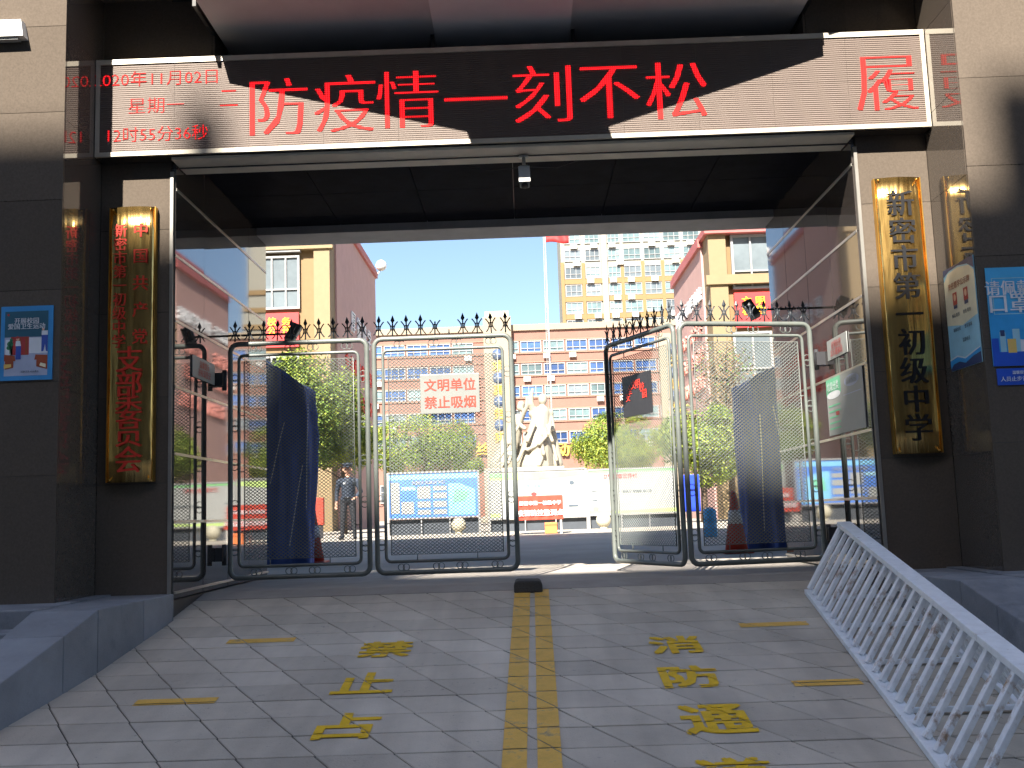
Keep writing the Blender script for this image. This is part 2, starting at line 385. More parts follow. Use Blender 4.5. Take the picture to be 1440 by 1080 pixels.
for ch, x0, y0, x1, y1 in (('禁', 508, 923, 578, 904), ('止', 474, 974, 553, 949), ('占', 449, 1038, 530, 1006), ('消', 915, 918, 985, 897), ('防', 931, 966, 1010, 939), ('通', 960, 1031, 1055, 994), ('道', 985, 1112, 1090, 1069)):
    a, b = gp(x0, y0), gp(x1, y1); d, e = gp(x1, y0), gp(x0, y1)
    vsx, fsx = glyphs(ch, .0)
    gx0 = min(v.x for v in vsx); gx1 = max(v.x for v in vsx); gy0 = min(v.y for v in vsx); gy1 = max(v.y for v in vsx)
    xl = (a[0] + e[0]) / 2; xr = (b[0] + d[0]) / 2; ylo = min(a[1], d[1]); yhi = max(b[1], e[1])
    P = [(xl + (v.x - gx0) / (gx1 - gx0) * (xr - xl), ylo + (v.y - gy0) / (gy1 - gy0) * (yhi - ylo)) for v in vsx]
    kx = .035 * (xr - xl); ky = .035 * (yhi - ylo)
    paint('painted_character', [[(P[i][0] + dx * kx, P[i][1] + dy * ky) for i in f] for f in fsx for dx, dy in ((0, 0),)] + [[(P[i][0] + dx * kx, P[i][1] + dy * ky) for i in f] for dx, dy in ((-1, -.7), (1, .7), (-1, .7), (1, -.7)) for f in fsx], 'yellow_bright', 'yellow stencilled character %s (%s) painted on the ramp' % (ch, GEN[ch]))

# ================================================================== gatehouse
PX, PY, WX, WY, GB, GH, CZ = 3.02, 8.80, 3.66, 8.05, 12.0, 11.9, 4.88
gh = thing('gatehouse', 'dark polished granite gatehouse framing the school entrance passage', 'building', (0, 10, 0))
def panel(parent, name, matn, corner, du, dv, nrm, gap=.004, th=.022, tilt=0.):
    """one stone panel: rectangle corner + du, dv, proud of the wall along nrm"""
    c = Vector(corner); du = Vector(du); dv = Vector(dv); n = Vector(nrm)
    U = du.normalized(); V = dv.normalized()
    p = [c + U * gap / 2 + V * gap / 2, c + du - U * gap / 2 + V * gap / 2, c + du - U * gap / 2 + dv - V * gap / 2, c + U * gap / 2 + dv - V * gap / 2]
    cc = sum(p, Vector()) / 4
    t1, t2 = random.uniform(-tilt, tilt), random.uniform(-tilt, tilt)
    f = [q + n * (th + (q - cc).dot(U) * t1 + (q - cc).dot(V) * t2) for q in p]
    m = MB().add(p + f, [(4, 5, 6, 7), (0, 1, 5, 4), (1, 2, 6, 5), (2, 3, 7, 6), (3, 0, 4, 7)])
    if U.cross(V).dot(n) < 0: m.f = [q[::-1] for q in m.f]
    return m.build(name, matn, parent)
ROWS = [.88, 1.53, 2.11, 2.69, 3.27, 3.85, 4.45, CZ]
YC = [PY, 9.62, 10.42, 11.22, GB]
for s, nm in ((-1, 'west'), (1, 'east')):
    pier = MB().box(s * PX, s * WX, PY, GB, 0, GH).build('pier', 'granite_edge', gh)
    wing = MB().box(s * WX, s * 10, WY, GB, 0, GH).build('wing', 'granite_edge', gh)
    # front of the pier
    zs = [0.86, 1.86, 2.60, 3.34, 4.08, 4.82, 5.56, 6.4, 7.4, 8.6, 10.2, GH]
    for a, b in zip(zs, zs[1:]):
        panel(pier, 'granite_panel', 'granite', (s * PX if s > 0 else -WX + .024, PY, a), (WX - PX - .024, 0, 0), (0, 0, b - a), (0, -1, 0), tilt=.002)
        panel(wing, 'granite_panel', 'granite_return', (s * WX, WY, a), (0, PY - WY, 0), (0, 0, b - a), (-s, 0, 0), gap=.003, tilt=.0015)
        xs = [WX - .022, 4.9, 6.2, 7.5, 8.8, 10]
        for c, d in zip(xs, xs[1:]):
            panel(wing, 'granite_panel', 'granite', (min(s * c, s * d), WY, a + .06), (d - c, 0, 0), (0, 0, b - a), (0, -1, 0), tilt=.001)
    # dark recess trim at pier edge (stainless corner bead)
    MB().box(s * (PX - .022), s * (PX + .006), PY - .03, PY - .004, .62, 4.6).build('corner_bead', 'steel_strip', pier)
    # polished inner wall of the passage
    wall = MB().box(s * PX, s * (PX + .3), PY + .001, GB, 0.3, CZ).build('passage_wall', 'granite_edge', gh)
    for i, (a, b) in enumerate(zip(ROWS, ROWS[1:])):
        for c, d in zip(YC, YC[1:]):
            panel(wall, 'granite_panel', 'granite_mirror', (s * PX, c, a), (0, d - c, 0), (0, 0, b - a), (-s, 0, 0), gap=.007, th=.035, tilt=.0035)
        if i: MB().box(s * (PX - .040), s * (PX - .032), PY + .01, GB, a - .012, a + .012).build('joint_strip', 'steel_strip', wall)
    MB().box(s * (PX - .02), s * PX, PY, GB, .3, .87).build('plinth', 'granite_edge', wall)
    MB().box(s * (PX - .05), s * PX, PY + .02, GB, .925, .945).build('base_strip', 'steel_strip', wall)
lin = MB().box(-WX, WX, PY, GB, CZ + .03, 5.25).build('lintel', 'granite_edge', gh)
upper = MB().box(-2.66, 2.66, 9.2, GB, 5.252, GH).build('upper_wall', 'granite_edge', gh)
for s in (-1, 1): MB().box(s * 2.66, s * WX, PY, GB, 5.252, GH).build('upper_wall', 'granite_edge', gh)
for i in range(6):
    a = -PX + i * 2 * PX / 6
    for c, d in zip(YC, YC[1:]):
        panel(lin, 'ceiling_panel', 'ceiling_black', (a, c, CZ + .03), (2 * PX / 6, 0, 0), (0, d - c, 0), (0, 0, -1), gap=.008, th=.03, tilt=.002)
MB().box(-PX, PX, GB - .42, GB + .08, 4.79, 4.905).build('rear_beam', 'concrete_back', gh)
for a in (-3.64, 2.66):
    panel(lin, 'granite_panel', 'granite', (a, PY, 5.252), (.98, 0, 0), (0, 0, .94), (0, -1, 0))
for s in (-1, 1):
    for (y0, y1) in ((PY - .02, 9.19),): panel(lin, 'granite_panel', 'granite', (s * 2.66, y0, 5.252), (0, y1 - y0, 0), (0, 0, .74), (-s, 0, 0))
# canopy: pointed slab with a pale soffit, dark ends and a slightly lower centre strip, open above the LED board
SZ = 5.85
cano = MB().prism([(-2.6, 9.195), (-2.6, 8.07), (-.6, 7.5), (.56, 7.52), (2.62, 8.12), (2.62, 9.195)], SZ, SZ + .3).build('canopy', 'soffit', gh)
for s in (-1, 1):
    q = [(s * 2.63, PY - .03), (s * 2.63, 7.93), (s * 3.75, 8.25), (s * 3.75, PY - .03)]
    MB().prism(q[::-1] if s > 0 else q, 6.2, 6.4).build('canopy_end', 'granite', cano)
    MB().box(s * 2.63, s * 2.66, 8.22, PY - .03, SZ, 6.198).build('edge_strip', 'granite_edge', cano)
MB().box(-.66, .56, 7.2, 9.19, SZ - .045, SZ - .002).build('centre_strip', 'soffit_light', cano)
for x in (-.69, .59): MB().box(x - .015, x + .015, 8.9, 8.96, 5.55, SZ).build('hanger', 'dark_metal', cano)
# small wall lamps on the wings
for s, lb in ((-1, 'pale metal box light on the wing that carries the framed green-board poster'), (1, 'pale metal box light high on the wing that carries the mask poster')):
    xa, xb = (-4.45, -3.95) if s < 0 else (3.93, 4.4); z = 5.5 if s < 0 else 5.66
    t = thing('wall_light', lb, 'light', ((xa + xb) / 2, 7.93, z))
    MB().add([(xa, 7.93, z), (xb, 7.93, z), (xb, 8.026, z), (xa, 8.026, z), (xa + .03, 7.95, z + .15), (xb - .03, 7.95, z + .15), (xb - .03, 8.026, z + .15), (xa + .03, 8.026, z + .15)],
             [(0, 3, 2, 1), (4, 5, 6, 7), (0, 1, 5, 4), (1, 2, 6, 5), (2, 3, 7, 6), (3, 0, 4, 7)]).build('housing', 'offwhite', t)
    MB().box(xa + .05, xb - .05, 7.95, 8.01, z - .02, z).build('lens', 'steel', t)

# platforms, steps and cheek walls
for s, lb in ((-1, 'poster'), (1, 'barricade')):
    name = 'stone steps and landing beside the pier with red-lettered plaque' if s < 0 else 'stone steps and landing behind the white barricade'
    st = thing('stone_steps', name, 'steps', (s * 6, 7, 0))
    z, yy = .94, 7.45
    MB().box(s * 3.5, s * 10, yy, WY - .026, 0, z).build('landing', 'cheek', st, bevel=.012)
    MB().box(s * 3.5, s * (WX - .03), WY - .026, PY - .026, 0, z).build('landing', 'cheek', st)
    while z > .2:
        z -= .132; MB().box(s * 3.5, s * 10, yy - .31, yy - .002, 0, z).build('step', 'cheek', st, bevel=.012); yy -= .31
    ck = thing('cheek_wall', 'blue-grey stone cheek wall between ramp and steps, ' + ('beside the red-lettered plaque' if s < 0 else 'behind the white barricade'), 'wall', (s * 3.2, 7.4, 0))
    inner = [(2.965, 8.77), (2.99, 8.15), (3.03, 7.38), (3.08, 6.95), (3.19, 6.2), (3.28, 5.5), (3.33, 5.15)]
    def topz(y): return .93 if y > 7.38 else max(.93 - (7.38 - y) * .31, ramp_z(y) + .05)
    for (xa, ya), (xb, yb) in zip(inner, inner[1:]):
        g = .004; poly = [(s * xa, ya - g), (s * xb, yb + g), (s * 3.498, yb + g), (s * 3.498, ya - g)]
        zt = [topz(ya), topz(yb), topz(yb), topz(ya)]
        if s < 0: poly = poly[::-1]; zt = zt[::-1]
        m = MB().prism(poly, 0, zt); m.build('stone_block', 'cheek', ck, bevel=.008)

# ================================================================== LED display
led = thing('led_display', 'long LED message board with red Chinese text over the gateway', 'display', (0, 8.5, 4.58))
LX0, LX1, LZ0, LZ1, LY = -3.632, 3.632, 4.71, 5.578, 8.62
MB().box(LX0 + .01, LX1 - .01, LY + .02, PY - .03, LZ0 - .02, LZ1 - .01).build('housing', 'led_black', led)
MB().box(LX0, LX1, LY - .012, LY + .03, LZ1 - .04, LZ1 + .005).build('trim', 'led_trim', led)
MB().box(LX0, LX1, LY - .012, LY + .03, LZ0 - .01, LZ0 + .028).build('trim', 'led_trim', led)
for x in (LX0, LX1 - .035): MB().box(x, x + .035, LY - .010, LY + .03, LZ0 + .028, LZ1 - .04).build('trim', 'led_trim', led)
MB().box(-PX + .045, PX - .045, LY + .03, 9.05, LZ0 - .045, LZ0 - .021).build('underside', 'soffit_cream', led)
MB().box(-PX + .045, PX - .045, 8.86, 8.875, LZ0 - .055, LZ0 - .045).build('cable', 'dark_metal', led)
nx = 11; mw = (LX1 - LX0 - .07) / nx; mh = (LZ1 - LZ0 - .068) / 2
mm = MB().box(.0008, mw - .0008, 0, .02, .0008, mh - .0008).mesh('led_module', 'led_screen')
for i in range(nx):
    for j in range(2): inst('led_module', mm, (LX0 + .035 + i * mw, LY, LZ0 + .028 + j * mh), led)
def led_text(body, xa, ya, size, bold=0.02, sx=1., off=-.017):
    p = atY(xa, ya, LY); m = MB(); put_text(m, body, (p.x, LY - .001, p.z), X_, Z_, size, bold=bold, depth=.003, sx=sx, offset=off)
    return m.build('lettering', 'led_red', led)
for ch, cx_, cy_, sz in (('防', 392, 150, .58), ('疫', 485, 145, .58), ('情', 573, 140, .58), ('一', 669, 139, .6), ('刻', 763, 132, .58), ('不', 857, 130, .58), ('松', 951, 127, .58), ('履', 1246, 117, .58)):
    led_text(ch, cx_, cy_, sz)
led_text('二', 322, 138, .22, sx=.8); led_text('2020年11月02日', 219, 110, .153, bold=.01, sx=1.05); led_text('星期一', 220, 148, .16, bold=.01, sx=1.05); led_text('12时55分36秒', 222, 188, .153, bold=.01, sx=1.0)
# CCTV under the display
cx0, cy0, cz0 = .1, 8.86, 4.655
t = thing('security_camera', 'small grey security camera hanging under the LED board', 'camera', (cx0, cy0, cz0 - .3))
MB().lathe((cx0, cy0, cz0 - .012), [(.045, 0), (.045, .012)], 10).build('base_plate', 'grey_metal', t)
MB().tube([(cx0, cy0, cz0 - .01), (cx0, cy0, cz0 - .12), (cx0, cy0 - .04, cz0 - .14)], .016, 8).build('bracket', 'grey_metal', t)
CM = Matrix.Translation((cx0, cy0 - .07, cz0 - .21)) @ Matrix.Rotation(R_(52), 4, 'X')
MB(CM).box(-.042, .042, -.13, .12, -.04, .045).build('body', 'sign_steel', t, bevel=.012); MB(CM).box(-.05, .05, -.16, .08, .048, .056).build('sunshade', 'grey_metal', t)
MB(CM).tube([(0, -.132, 0), (0, -.15, 0)], .03, 12).build('lens', 'black_letter', t)
MB().tube([(cx0 - .5, 9.0, cz0 - .03), (cx0 - .3, 9.0, cz0 - .075), (cx0, 9.0, cz0 - .05), (cx0 + .3, 9.0, cz0 - .07), (cx0 + .5, 9.0, cz0 - .01)], .004, 5).build('loose_cable', 'dark_metal', t)

# ================================================================== brass plaques
def plaque(x0, x1, z0, z1, label):
    yb = PY - .026; t = thing('brass_plaque', label, 'plaque', ((x0 + x1) / 2, yb, z0)); n = 14; m = MB(); pts = []
    for i in range(n + 1):
        u = i / n; pts.append((x0 + (x1 - x0) * u, yb - .05 - .035 * math.sin(math.pi * u) ** .8))
    prof_ = [(x1, yb), (x0, yb)] + pts
    k = len(prof_)
    vs = []
    NZ = 12
    for j in range(NZ + 1):
        z = z0 + (z1 - z0) * j / NZ; vs += [(px, py + .006 * noise.noise(Vector((px * 4, z * 2.0, 1.7))), z) for px, py in prof_]
    fs = [tuple(range(k))[::-1], tuple(NZ * k + i for i in range(k))]
    for j in range(NZ):
        for i in range(k): fs.append((j * k + i, j * k + (i + 1) % k, (j + 1) * k + (i + 1) % k, (j + 1) * k + i))
    m.add(vs, fs, 0, True); o = m.build('board', 'brass', t)
    for zz in (z0 + .02, z1 - .02):
        for xx in (x0 + .03, x1 - .03): MB().tube([(xx, yb - .055, zz), (xx, yb - .075, zz)], .008, 8).build('screw', 'brass_edge', t)
    for xx, sgn in ((x0, -1), (x1, 1)): MB().box(xx - .008 if sgn < 0 else xx, xx if sgn < 0 else xx + .008, yb - .058, yb, z0, z1).build('edge_strip', 'brass_edge', t)
    return t
def plaque_char(t, ch, x, z, sz, matn, x0, x1, bold=.02):
    u = (x - x0) / (x1 - x0); y = PY - .026 - .05 - .035 * math.sin(math.pi * min(max(u, .02), .98)) ** .8
    put = MB(); put_text(put, ch, (x, y - .0045, z), X_, Z_, sz, depth=.003, bold=bold); return put.build('lettering', matn, t)
t = plaque(-3.53, -3.14, 1.875, 4.27, 'long brass name plaque with red Chinese lettering on the granite pier')
for i, ch in enumerate('新密市第一初级中学'): plaque_char(t, ch, -3.43, 4.06 - i * .122, .125, 'red_letter', -3.53, -3.14)
for i, ch in enumerate('中国共产党'): plaque_char(t, ch, -3.25, 4.06 - i * .235, .14, 'red_letter', -3.53, -3.14)
for i, ch in enumerate('支部委员会'): plaque_char(t, ch, -3.335, 2.925 - i * .215, .24, 'red_letter', -3.53, -3.14)
t = plaque(3.14, 3.53, 1.89, 4.285, 'long brass school name plaque with black calligraphic Chinese lettering on the granite pier')
for i, ch in enumerate('新密市第一初级中学'): plaque_char(t, ch, 3.335, 4.05 - i * .243, .245, 'black_letter', 3.14, 3.53, bold=.025)

# ================================================================== posters and notices
def poster(name, label, cat, org, ux, uy, W, H, base, items, texts, frame=None):
    """org = lower-left corner on the wall; items: (material, polygon 0..1, layer); texts: (body, u, v, size, material)"""
    org = Vector(org); ux = Vector(ux); uy = Vector(uy); n = ux.cross(uy)
    t = thing(name, label, cat, org + ux * W / 2)
    def rect(m, u0, u1, v0, v1, d0, d1, mi=0):
        c = [org + ux * (u * W) + uy * (v * H) for u, v in ((u0, v0), (u1, v0), (u1, v1), (u0, v1))]
        m.add([p + n * d0 for p in c] + [p + n * d1 for p in c], [(4, 5, 6, 7), (0, 1, 5, 4), (1, 2, 6, 5), (2, 3, 7, 6), (3, 0, 4, 7)], mi)
    m = MB(); rect(m, 0, 1, 0, 1, 0, .008); m.build('sheet', base, t)
    if items:
        names = []; m = MB()
        for (mt, P, lay) in items:
            if mt not in names: names.append(mt)
            vs = [org + ux * (u * W) + uy * (v * H) + n * (.0088 + .0006 * lay) for u, v in P]
            ar = sum(P[i][0] * P[(i + 1) % len(P)][1] - P[(i + 1) % len(P)][0] * P[i][1] for i in range(len(P)))
            m.add(vs if ar > 0 else vs[::-1], [tuple(range(len(P)))], names.index(mt))
        m.build('printed_picture', names, t)
    for (body, u, v, sz, mt) in texts:
        m = MB(); put_text(m, body, org + ux * (u * W) + uy * (v * H) + n * .0125, ux, uy, sz, depth=.0008, bold=.02); m.build('lettering', mt, t)
    if frame:
        m = MB(); e = frame[1] / W; e2 = frame[1] / H
        for (a, b, c, d) in ((-e, 0, -e2, 1 + e2), (1, 1 + e, -e2, 1 + e2), (0, 1, -e2, 0), (0, 1, 1, 1 + e2)): rect(m, a, b, c, d, 0, .014)
        m.build('frame', frame[0], t)
    return t
def rc(u0, u1, v0, v1): return [(u0, v0), (u1, v0), (u1, v1), (u0, v1)]
def oval(u, v, a, b, n=14): return [(u + a * math.cos(2 * math.pi * k / n), v + b * math.sin(2 * math.pi * k / n)) for k in range(n)]
wy = WY - .026
poster('health_poster', 'blue bordered hygiene poster with a green board and cleaning pupils, on the wing', 'poster', (-4.105, wy, 2.675), X_, Z_, .415, .595, 'p_blue',
       [('p_grey', rc(.08, .91, .06, .93), 0), ('p_teal', rc(.08, .91, .58, .93), 1), ('p_white', rc(.52, .91, .36, .57), 1), ('p_red', rc(.2, .55, .34, .585), 2), ('p_brown', rc(.36, .4, .34, .57), 3), ('p_brown', rc(.48, .52, .34, .57), 3),
        ('p_red', rc(.08, .2, .3, .33), 2), ('p_brown', [(.08, .26), (.3, .26), (.28, .33), (.08, .35)], 3), ('p_brown', [(.1, .15), (.26, .17), (.26, .26), (.1, .26)], 3), ('p_yellow', [(.08, .16), (.22, .18), (.22, .22), (.08, .22)], 4),
        ('p_brown', [(.66, .27), (.91, .27), (.91, .33), (.68, .34)], 3), ('p_brown', [(.7, .18), (.91, .14), (.91, .27), (.7, .27)], 3), ('p_cream', [(.76, .19), (.88, .16), (.88, .21), (.78, .23)], 4),
        ('p_white', rc(.1, .24, .34, .55), 2), ('p_green', oval(.19, .49, .06, .04), 3), ('p_green', oval(.17, .44, .05, .03), 3), ('p_green', oval(.21, .54, .03, .03), 3), ('p_green', rc(.18, .2, .36, .5), 3),
        ('p_pants', [(.3, .28), (.4, .28), (.4, .46), (.3, .46)], 4), ('p_white', [(.29, .46), (.4, .46), (.38, .53), (.3, .53)], 4), ('p_skin', oval(.335, .555, .03, .025), 4), ('p_red', oval(.33, .575, .03, .018), 5),
        ('p_pants', [(.79, .38), (.83, .38), (.86, .48), (.88, .38), (.91, .38), (.91, .6), (.79, .6)], 4), ('p_white', rc(.79, .91, .6, .66), 4), ('p_skin', oval(.82, .68, .025, .02), 4), ('p_red', oval(.145, .885, .022, .015), 3)],
       [('开展校园', .5, .8, .05, 'p_white'), ('爱国卫生运动', .5, .725, .05, 'p_white'), ('扫除卫生 人人参与', .58, .115, .017, 'p_ink')])
poster('mask_poster', 'light blue poster asking visitors to wear a mask, on the granite wing', 'poster', (3.70, wy, 2.515), X_, Z_, .56, .785, 'p_sky',
       [('p_sky2', rc(0, 1, 0, .55), 0), ('p_pale', rc(.07, .93, .885, .893), 1), ('p_pale', rc(.07, .93, .52, .528), 1), ('p_pale', rc(.07, .082, .52, .89), 1), ('p_pale', rc(.918, .93, .52, .89), 1),
        ('p_deep', rc(0, 1, 0, .14), 2), ('p_deep', rc(0, .1, .14, .28), 1), ('p_pale', rc(.12, .2, .14, .34), 2), ('p_dark', rc(.13, .19, .3, .36), 3), ('p_pale', rc(.3, .4, .14, .37), 2), ('p_yellow', rc(.22, .34, .13, .27), 3), ('p_white', rc(.4, .48, .14, .26), 3),
        ('p_white', [(.5, .02), (.8, .02), (.76, .27), (.55, .27)], 4), ('p_skin', oval(.64, .34, .06, .055), 5), ('p_dark', oval(.63, .38, .07, .04), 6), ('p_pale', oval(.65, .31, .045, .025), 6), ('p_deep', [(.52, .2), (.57, .27), (.53, .3), (.49, .24)], 5)],
       [('请佩戴', .3, .79, .125, 'p_white'), ('口罩', .3, .63, .17, 'p_white'), ('公共场所', .72, .79, .05, 'p_white')])
poster('blue_notice', 'small royal blue notice strip below the mask poster', 'sign', (3.72, wy, 2.365), X_, Z_, .5, .13, 'p_deep', [], [('温馨提示', .35, .74, .03, 'p_white'), ('人员止步请佩戴口罩', .42, .36, .042, 'p_white')])
poster('wave_poster', 'tall pale poster with blue wave edges on the return wall beside the brass school plaque', 'poster', (WX - .024, 8.63, 2.56), (0, -1, 0), Z_, .58, .86, 'p_pale',
       [('p_dark', [(0, 1), (0, .93), (.2, .97), (.5, .98), (.8, .95), (1, .88), (1, 1)], 1), ('p_cream', [(0, .45), (.0, .88), (.15, .95), (.5, .965), (.85, .93), (1, .86), (1, .45), (.5, .4)], 0),
        ('p_dark', [(0, 0), (1, 0), (1, .1), (.75, .08), (.5, .04), (.3, .07), (.1, .06), (0, .02)], 1), ('p_sky2', [(0, .02), (.1, .06), (.3, .07), (.5, .04), (.75, .08), (1, .1), (1, .14), (.75, .11), (.5, .08), (.25, .12), (0, .1)], 2),
        ('p_white', [(0, .1), (.25, .12), (.5, .08), (.75, .11), (1, .14), (1, .15), (.75, .125), (.5, .095), (.25, .135), (0, .115)], 3), ('p_red', rc(.26, .4, .62, .74), 3), ('p_red', rc(.62, .76, .62, .74), 3), ('p_dark', rc(.27, .39, .585, .62), 3), ('p_dark', rc(.63, .75, .585, .62), 3), ('p_skin', oval(.33, .69, .04, .035), 4), ('p_skin', oval(.69, .69, .04, .035), 4)],
       [('责任督学公示牌', .5, .81, .06, 'p_brown'), ('姓名 职务', .33, .52, .035, 'p_ink'), ('姓名 职务', .7, .52, .035, 'p_ink'), ('联系方式', .33, .38, .035, 'p_ink'), ('督导事项', .7, .38, .035, 'p_ink'), ('监督电话', .6, .26, .035, 'p_ink')])
ix = PX - .040
poster('white_notice', 'small white notice with red lettering on the passage wall above the green-headed poster', 'sign', (ix, 9.87, 2.855), (0, -1, 0), Z_, .6, .19, 'board_white', [], [('疫情防控', .5, .68, .075, 'p_red'), ('出示健康码', .5, .3, .075, 'p_red')])
poster('green_notice', 'large white notice with a green heading on the polished passage wall', 'poster', (ix, 9.99, 2.14), (0, -1, 0), Z_, 1.07, .54, 'board_white',
       [('p_mint', [(0, .7), (.42, .7), (.42, 1), (0, 1)], 0), ('p_white', oval(.21, .7, .2, .07), 1), ('p_mint', rc(.04, .38, .5, .53), 1), ('p_mint', rc(.04, .38, .4, .43), 1), ('p_mint', rc(.04, .3, .3, .33), 1), ('p_mint', rc(.04, .36, .2, .23), 1), ('p_mint', rc(.04, .36, .1, .13), 1), ('p_grey', rc(.48, .96, .62, .635), 1), ('p_red', rc(.24, .34, .33, .4), 2), ('p_grey', oval(.72, .84, .2, .1), 1)],
       [('垃圾分类', .21, .86, .09, 'p_white'), ('健康校园', .72, .85, .075, 'board_white')])
poster('grey_notice', 'small pale grey notice with red lettering on the passage wall by the hinge', 'sign', (-ix, 9.25, 2.84), Y_, Z_, .67, .2, 'board_white', [], [('温馨提示', .5, .68, .075, 'p_red'), ('进校请登记', .5, .3, .075, 'p_red')])

# ================================================================== gates
def rrect(x0, x1, z0, z1, r, n=4):
    pts = []
    for (cx_, cz_, a0) in ((x1 - r, z0 + r, -90), (x1 - r, z1 - r, 0), (x0 + r, z1 - r, 90), (x0 + r, z0 + r, 180)):
        for k in range(n + 1):
            a = R_(a0 + 90 * k / n); pts.append((cx_ + r * math.cos(a), 0, cz_ + r * math.sin(a)))
    return pts
def spike_mesh(kind):
    m = MB()
    m.tube([(0, 0, 0), (0, 0, .05 if kind == 2 else .135)], .0075, 6)
    if kind < 2:
        for s in (-1, 1):
            for off, cl in ((0, 1),):
                pts = [(s * (.014 + .036 * abs(u) ** 1.7), 0, .082 + .066 * u) for u in (-1, -.7, -.4, -.1, .2, .5, .8, 1.02)]
                m.tube(pts, .0065, 5)
        m.box(-.026, .026, -.006, .006, .060, .070); m.box(-.026, .026, -.006, .006, .098, .108)
    if kind == 0:
        m.add([(0, 0, .125), (.021, 0, .16), (0, .011, .16), (-.021, 0, .16), (0, -.011, .16), (0, 0, .215)], [(0, 2, 1), (0, 3, 2), (0, 4, 3), (0, 1, 4), (5, 1, 2), (5, 2, 3), (5, 3, 4), (5, 4, 1)])
    return m.mesh('spike', 'gate_dark')
SPK = [spike_mesh(k) for k in range(3)]
RINGV = MB().ring((0, 0, -.024), .031, .0045).ring((0, 0, .024), .031, .0045).mesh('ring_scroll', 'gate_paint')
RINGH = MB().ring((-.024, 0, 0), .031, .0045).ring((.024, 0, 0), .031, .0045).mesh('ring_scroll', 'gate_paint')
def gate_leaf(label, hinge, ang, broken=()):
    W, H = 1.41, 2.34
    t = thing('gate_leaf', label, 'gate', hinge, 'folding gate leaves across the passage')
    M = Matrix.Translation(hinge) @ Matrix.Rotation(ang, 4, 'Z')
    def P(x, z): return M @ Vector((x, 0, z))
    MB(M).tube(rrect(.03, W - .03, .03, H - .03, .075), .025, 10, closed=True).build('outer_frame', 'gate_paint', t)
    MB(M).tube(rrect(.115, W - .115, .135, H - .145, .05), .016, 8, closed=True).build('inner_frame', 'gate_paint', t)
    x0, x1, z0, z1 = .165, W - .165, .2, H - .205
    m = MB(M); m.tube([(x0, 0, z0), (x1, 0, z0), (x1, 0, z1), (x0, 0, z1)], .006, 5, closed=True)
    for xx in (x0 + .25, x1 - .25): m.tube([(xx, 0, z1), (xx, 0, H - .15)], .005, 5); m.tube([(xx, 0, z0), (xx, 0, .14)], .005, 5)
    for zz in (z0 + .3, z0 + .85, z0 + 1.4): m.tube([(x0, 0, zz), (.115, 0, zz)], .005, 5); m.tube([(x1, 0, zz), (W - .115, 0, zz)], .005, 5)
    m.build('mesh_rim', 'gate_paint', t)
    # expanded diamond mesh
    m = MB(M); dx, sl_ = .042, .78; hw = .0034
    for sgn in (1, -1):
        k = -int((z1 - z0) / sl_ / dx) - 2
        while True:
            xs = x0 + k * dx; k += 1
            if xs > x1 + (z1 - z0) / sl_: break
            # line x = xs + sgn * s, z = z0 + sl_*s
            if sgn > 0: sa = max(0, x0 - xs); sb = min((z1 - z0) / sl_, x1 - xs)
            else: sa = max(0, xs - x1); sb = min((z1 - z0) / sl_, xs - x0)
            if sb - sa < .01: continue
            a = Vector((xs + sgn * sa, sgn * .0015, z0 + sl_ * sa)); b = Vector((xs + sgn * sb, sgn * .0015, z0 + sl_ * sb))
            d = (b - a).normalized(); n = Vector((-d.z, 0, d.x)) * hw; q = Vector((0, hw, 0))
            m.add([a + n, a + q, a - n, a - q, b + n, b + q, b - n, b - q], [(0, 1, 5, 4), (1, 2, 6, 5), (2, 3, 7, 6), (3, 0, 4, 7)])
    tag(m.build('wire_mesh', 'mesh_wire', t), kind='stuff')
    def rings(mesh, x, z): o = inst('ring_scroll', mesh, P(x, z), t); o.rotation_euler.z = ang
    for u in (.2, .44, .6, .84): rings(RINGH, W * u, H - .085 + .002); rings(RINGH, W * u, .082)
    for z in (.3, .72, 1.12, 1.5, 1.95): rings(RINGV, .073, z); rings(RINGV, W - .073, z)
    n = 10
    for i in range(n):
        kind = broken[i] if i in (broken if isinstance(broken, dict) else {}) else 0
        o = inst('spike', SPK[kind], P(.075 + i * (W - .15) / (n - 1), H - .004), t); o.rotation_euler.z = ang + random.uniform(-.25, .25); o.rotation_euler.y = random.uniform(-.05, .05)
    return t, M
GZ = .945
h1 = Vector((-2.885, 10.05, GZ)); g1, M1 = gate_leaf('hinged gate leaf of wire mesh on the wall with the grey notice', h1, R_(0))
h2 = Vector((-1.462, 10.05, GZ)); g2, M2 = gate_leaf('gate leaf of wire mesh carrying the red-lettered no smoking plaque, closing over the rubber stop', h2, R_(0), {4: 1, 5: 2})
h3 = Vector((2.89, 10.05, GZ)); g3, M3 = gate_leaf('hinged gate leaf of wire mesh on the wall with the green-headed notice', h3, R_(180 + 12))
e3 = M3 @ Vector((1.425, 0, 0)); g4, M4 = gate_leaf('gate leaf folded back at an angle with a dark plaque on it', e3, R_(180 - 66))
for (x, s) in ((-2.95, -1), (2.95, 1)):
    for z in (1.2, 2.9):
        MB().box(x - .05, x + .035, 9.99, 10.11, z - .06, z + .07).tube([(x - s * .035, 10.05, z - .1), (x - s * .035, 10.05, z + .1)], .024, 8).build('hinge', 'dark_metal', g1 if s < 0 else g3)
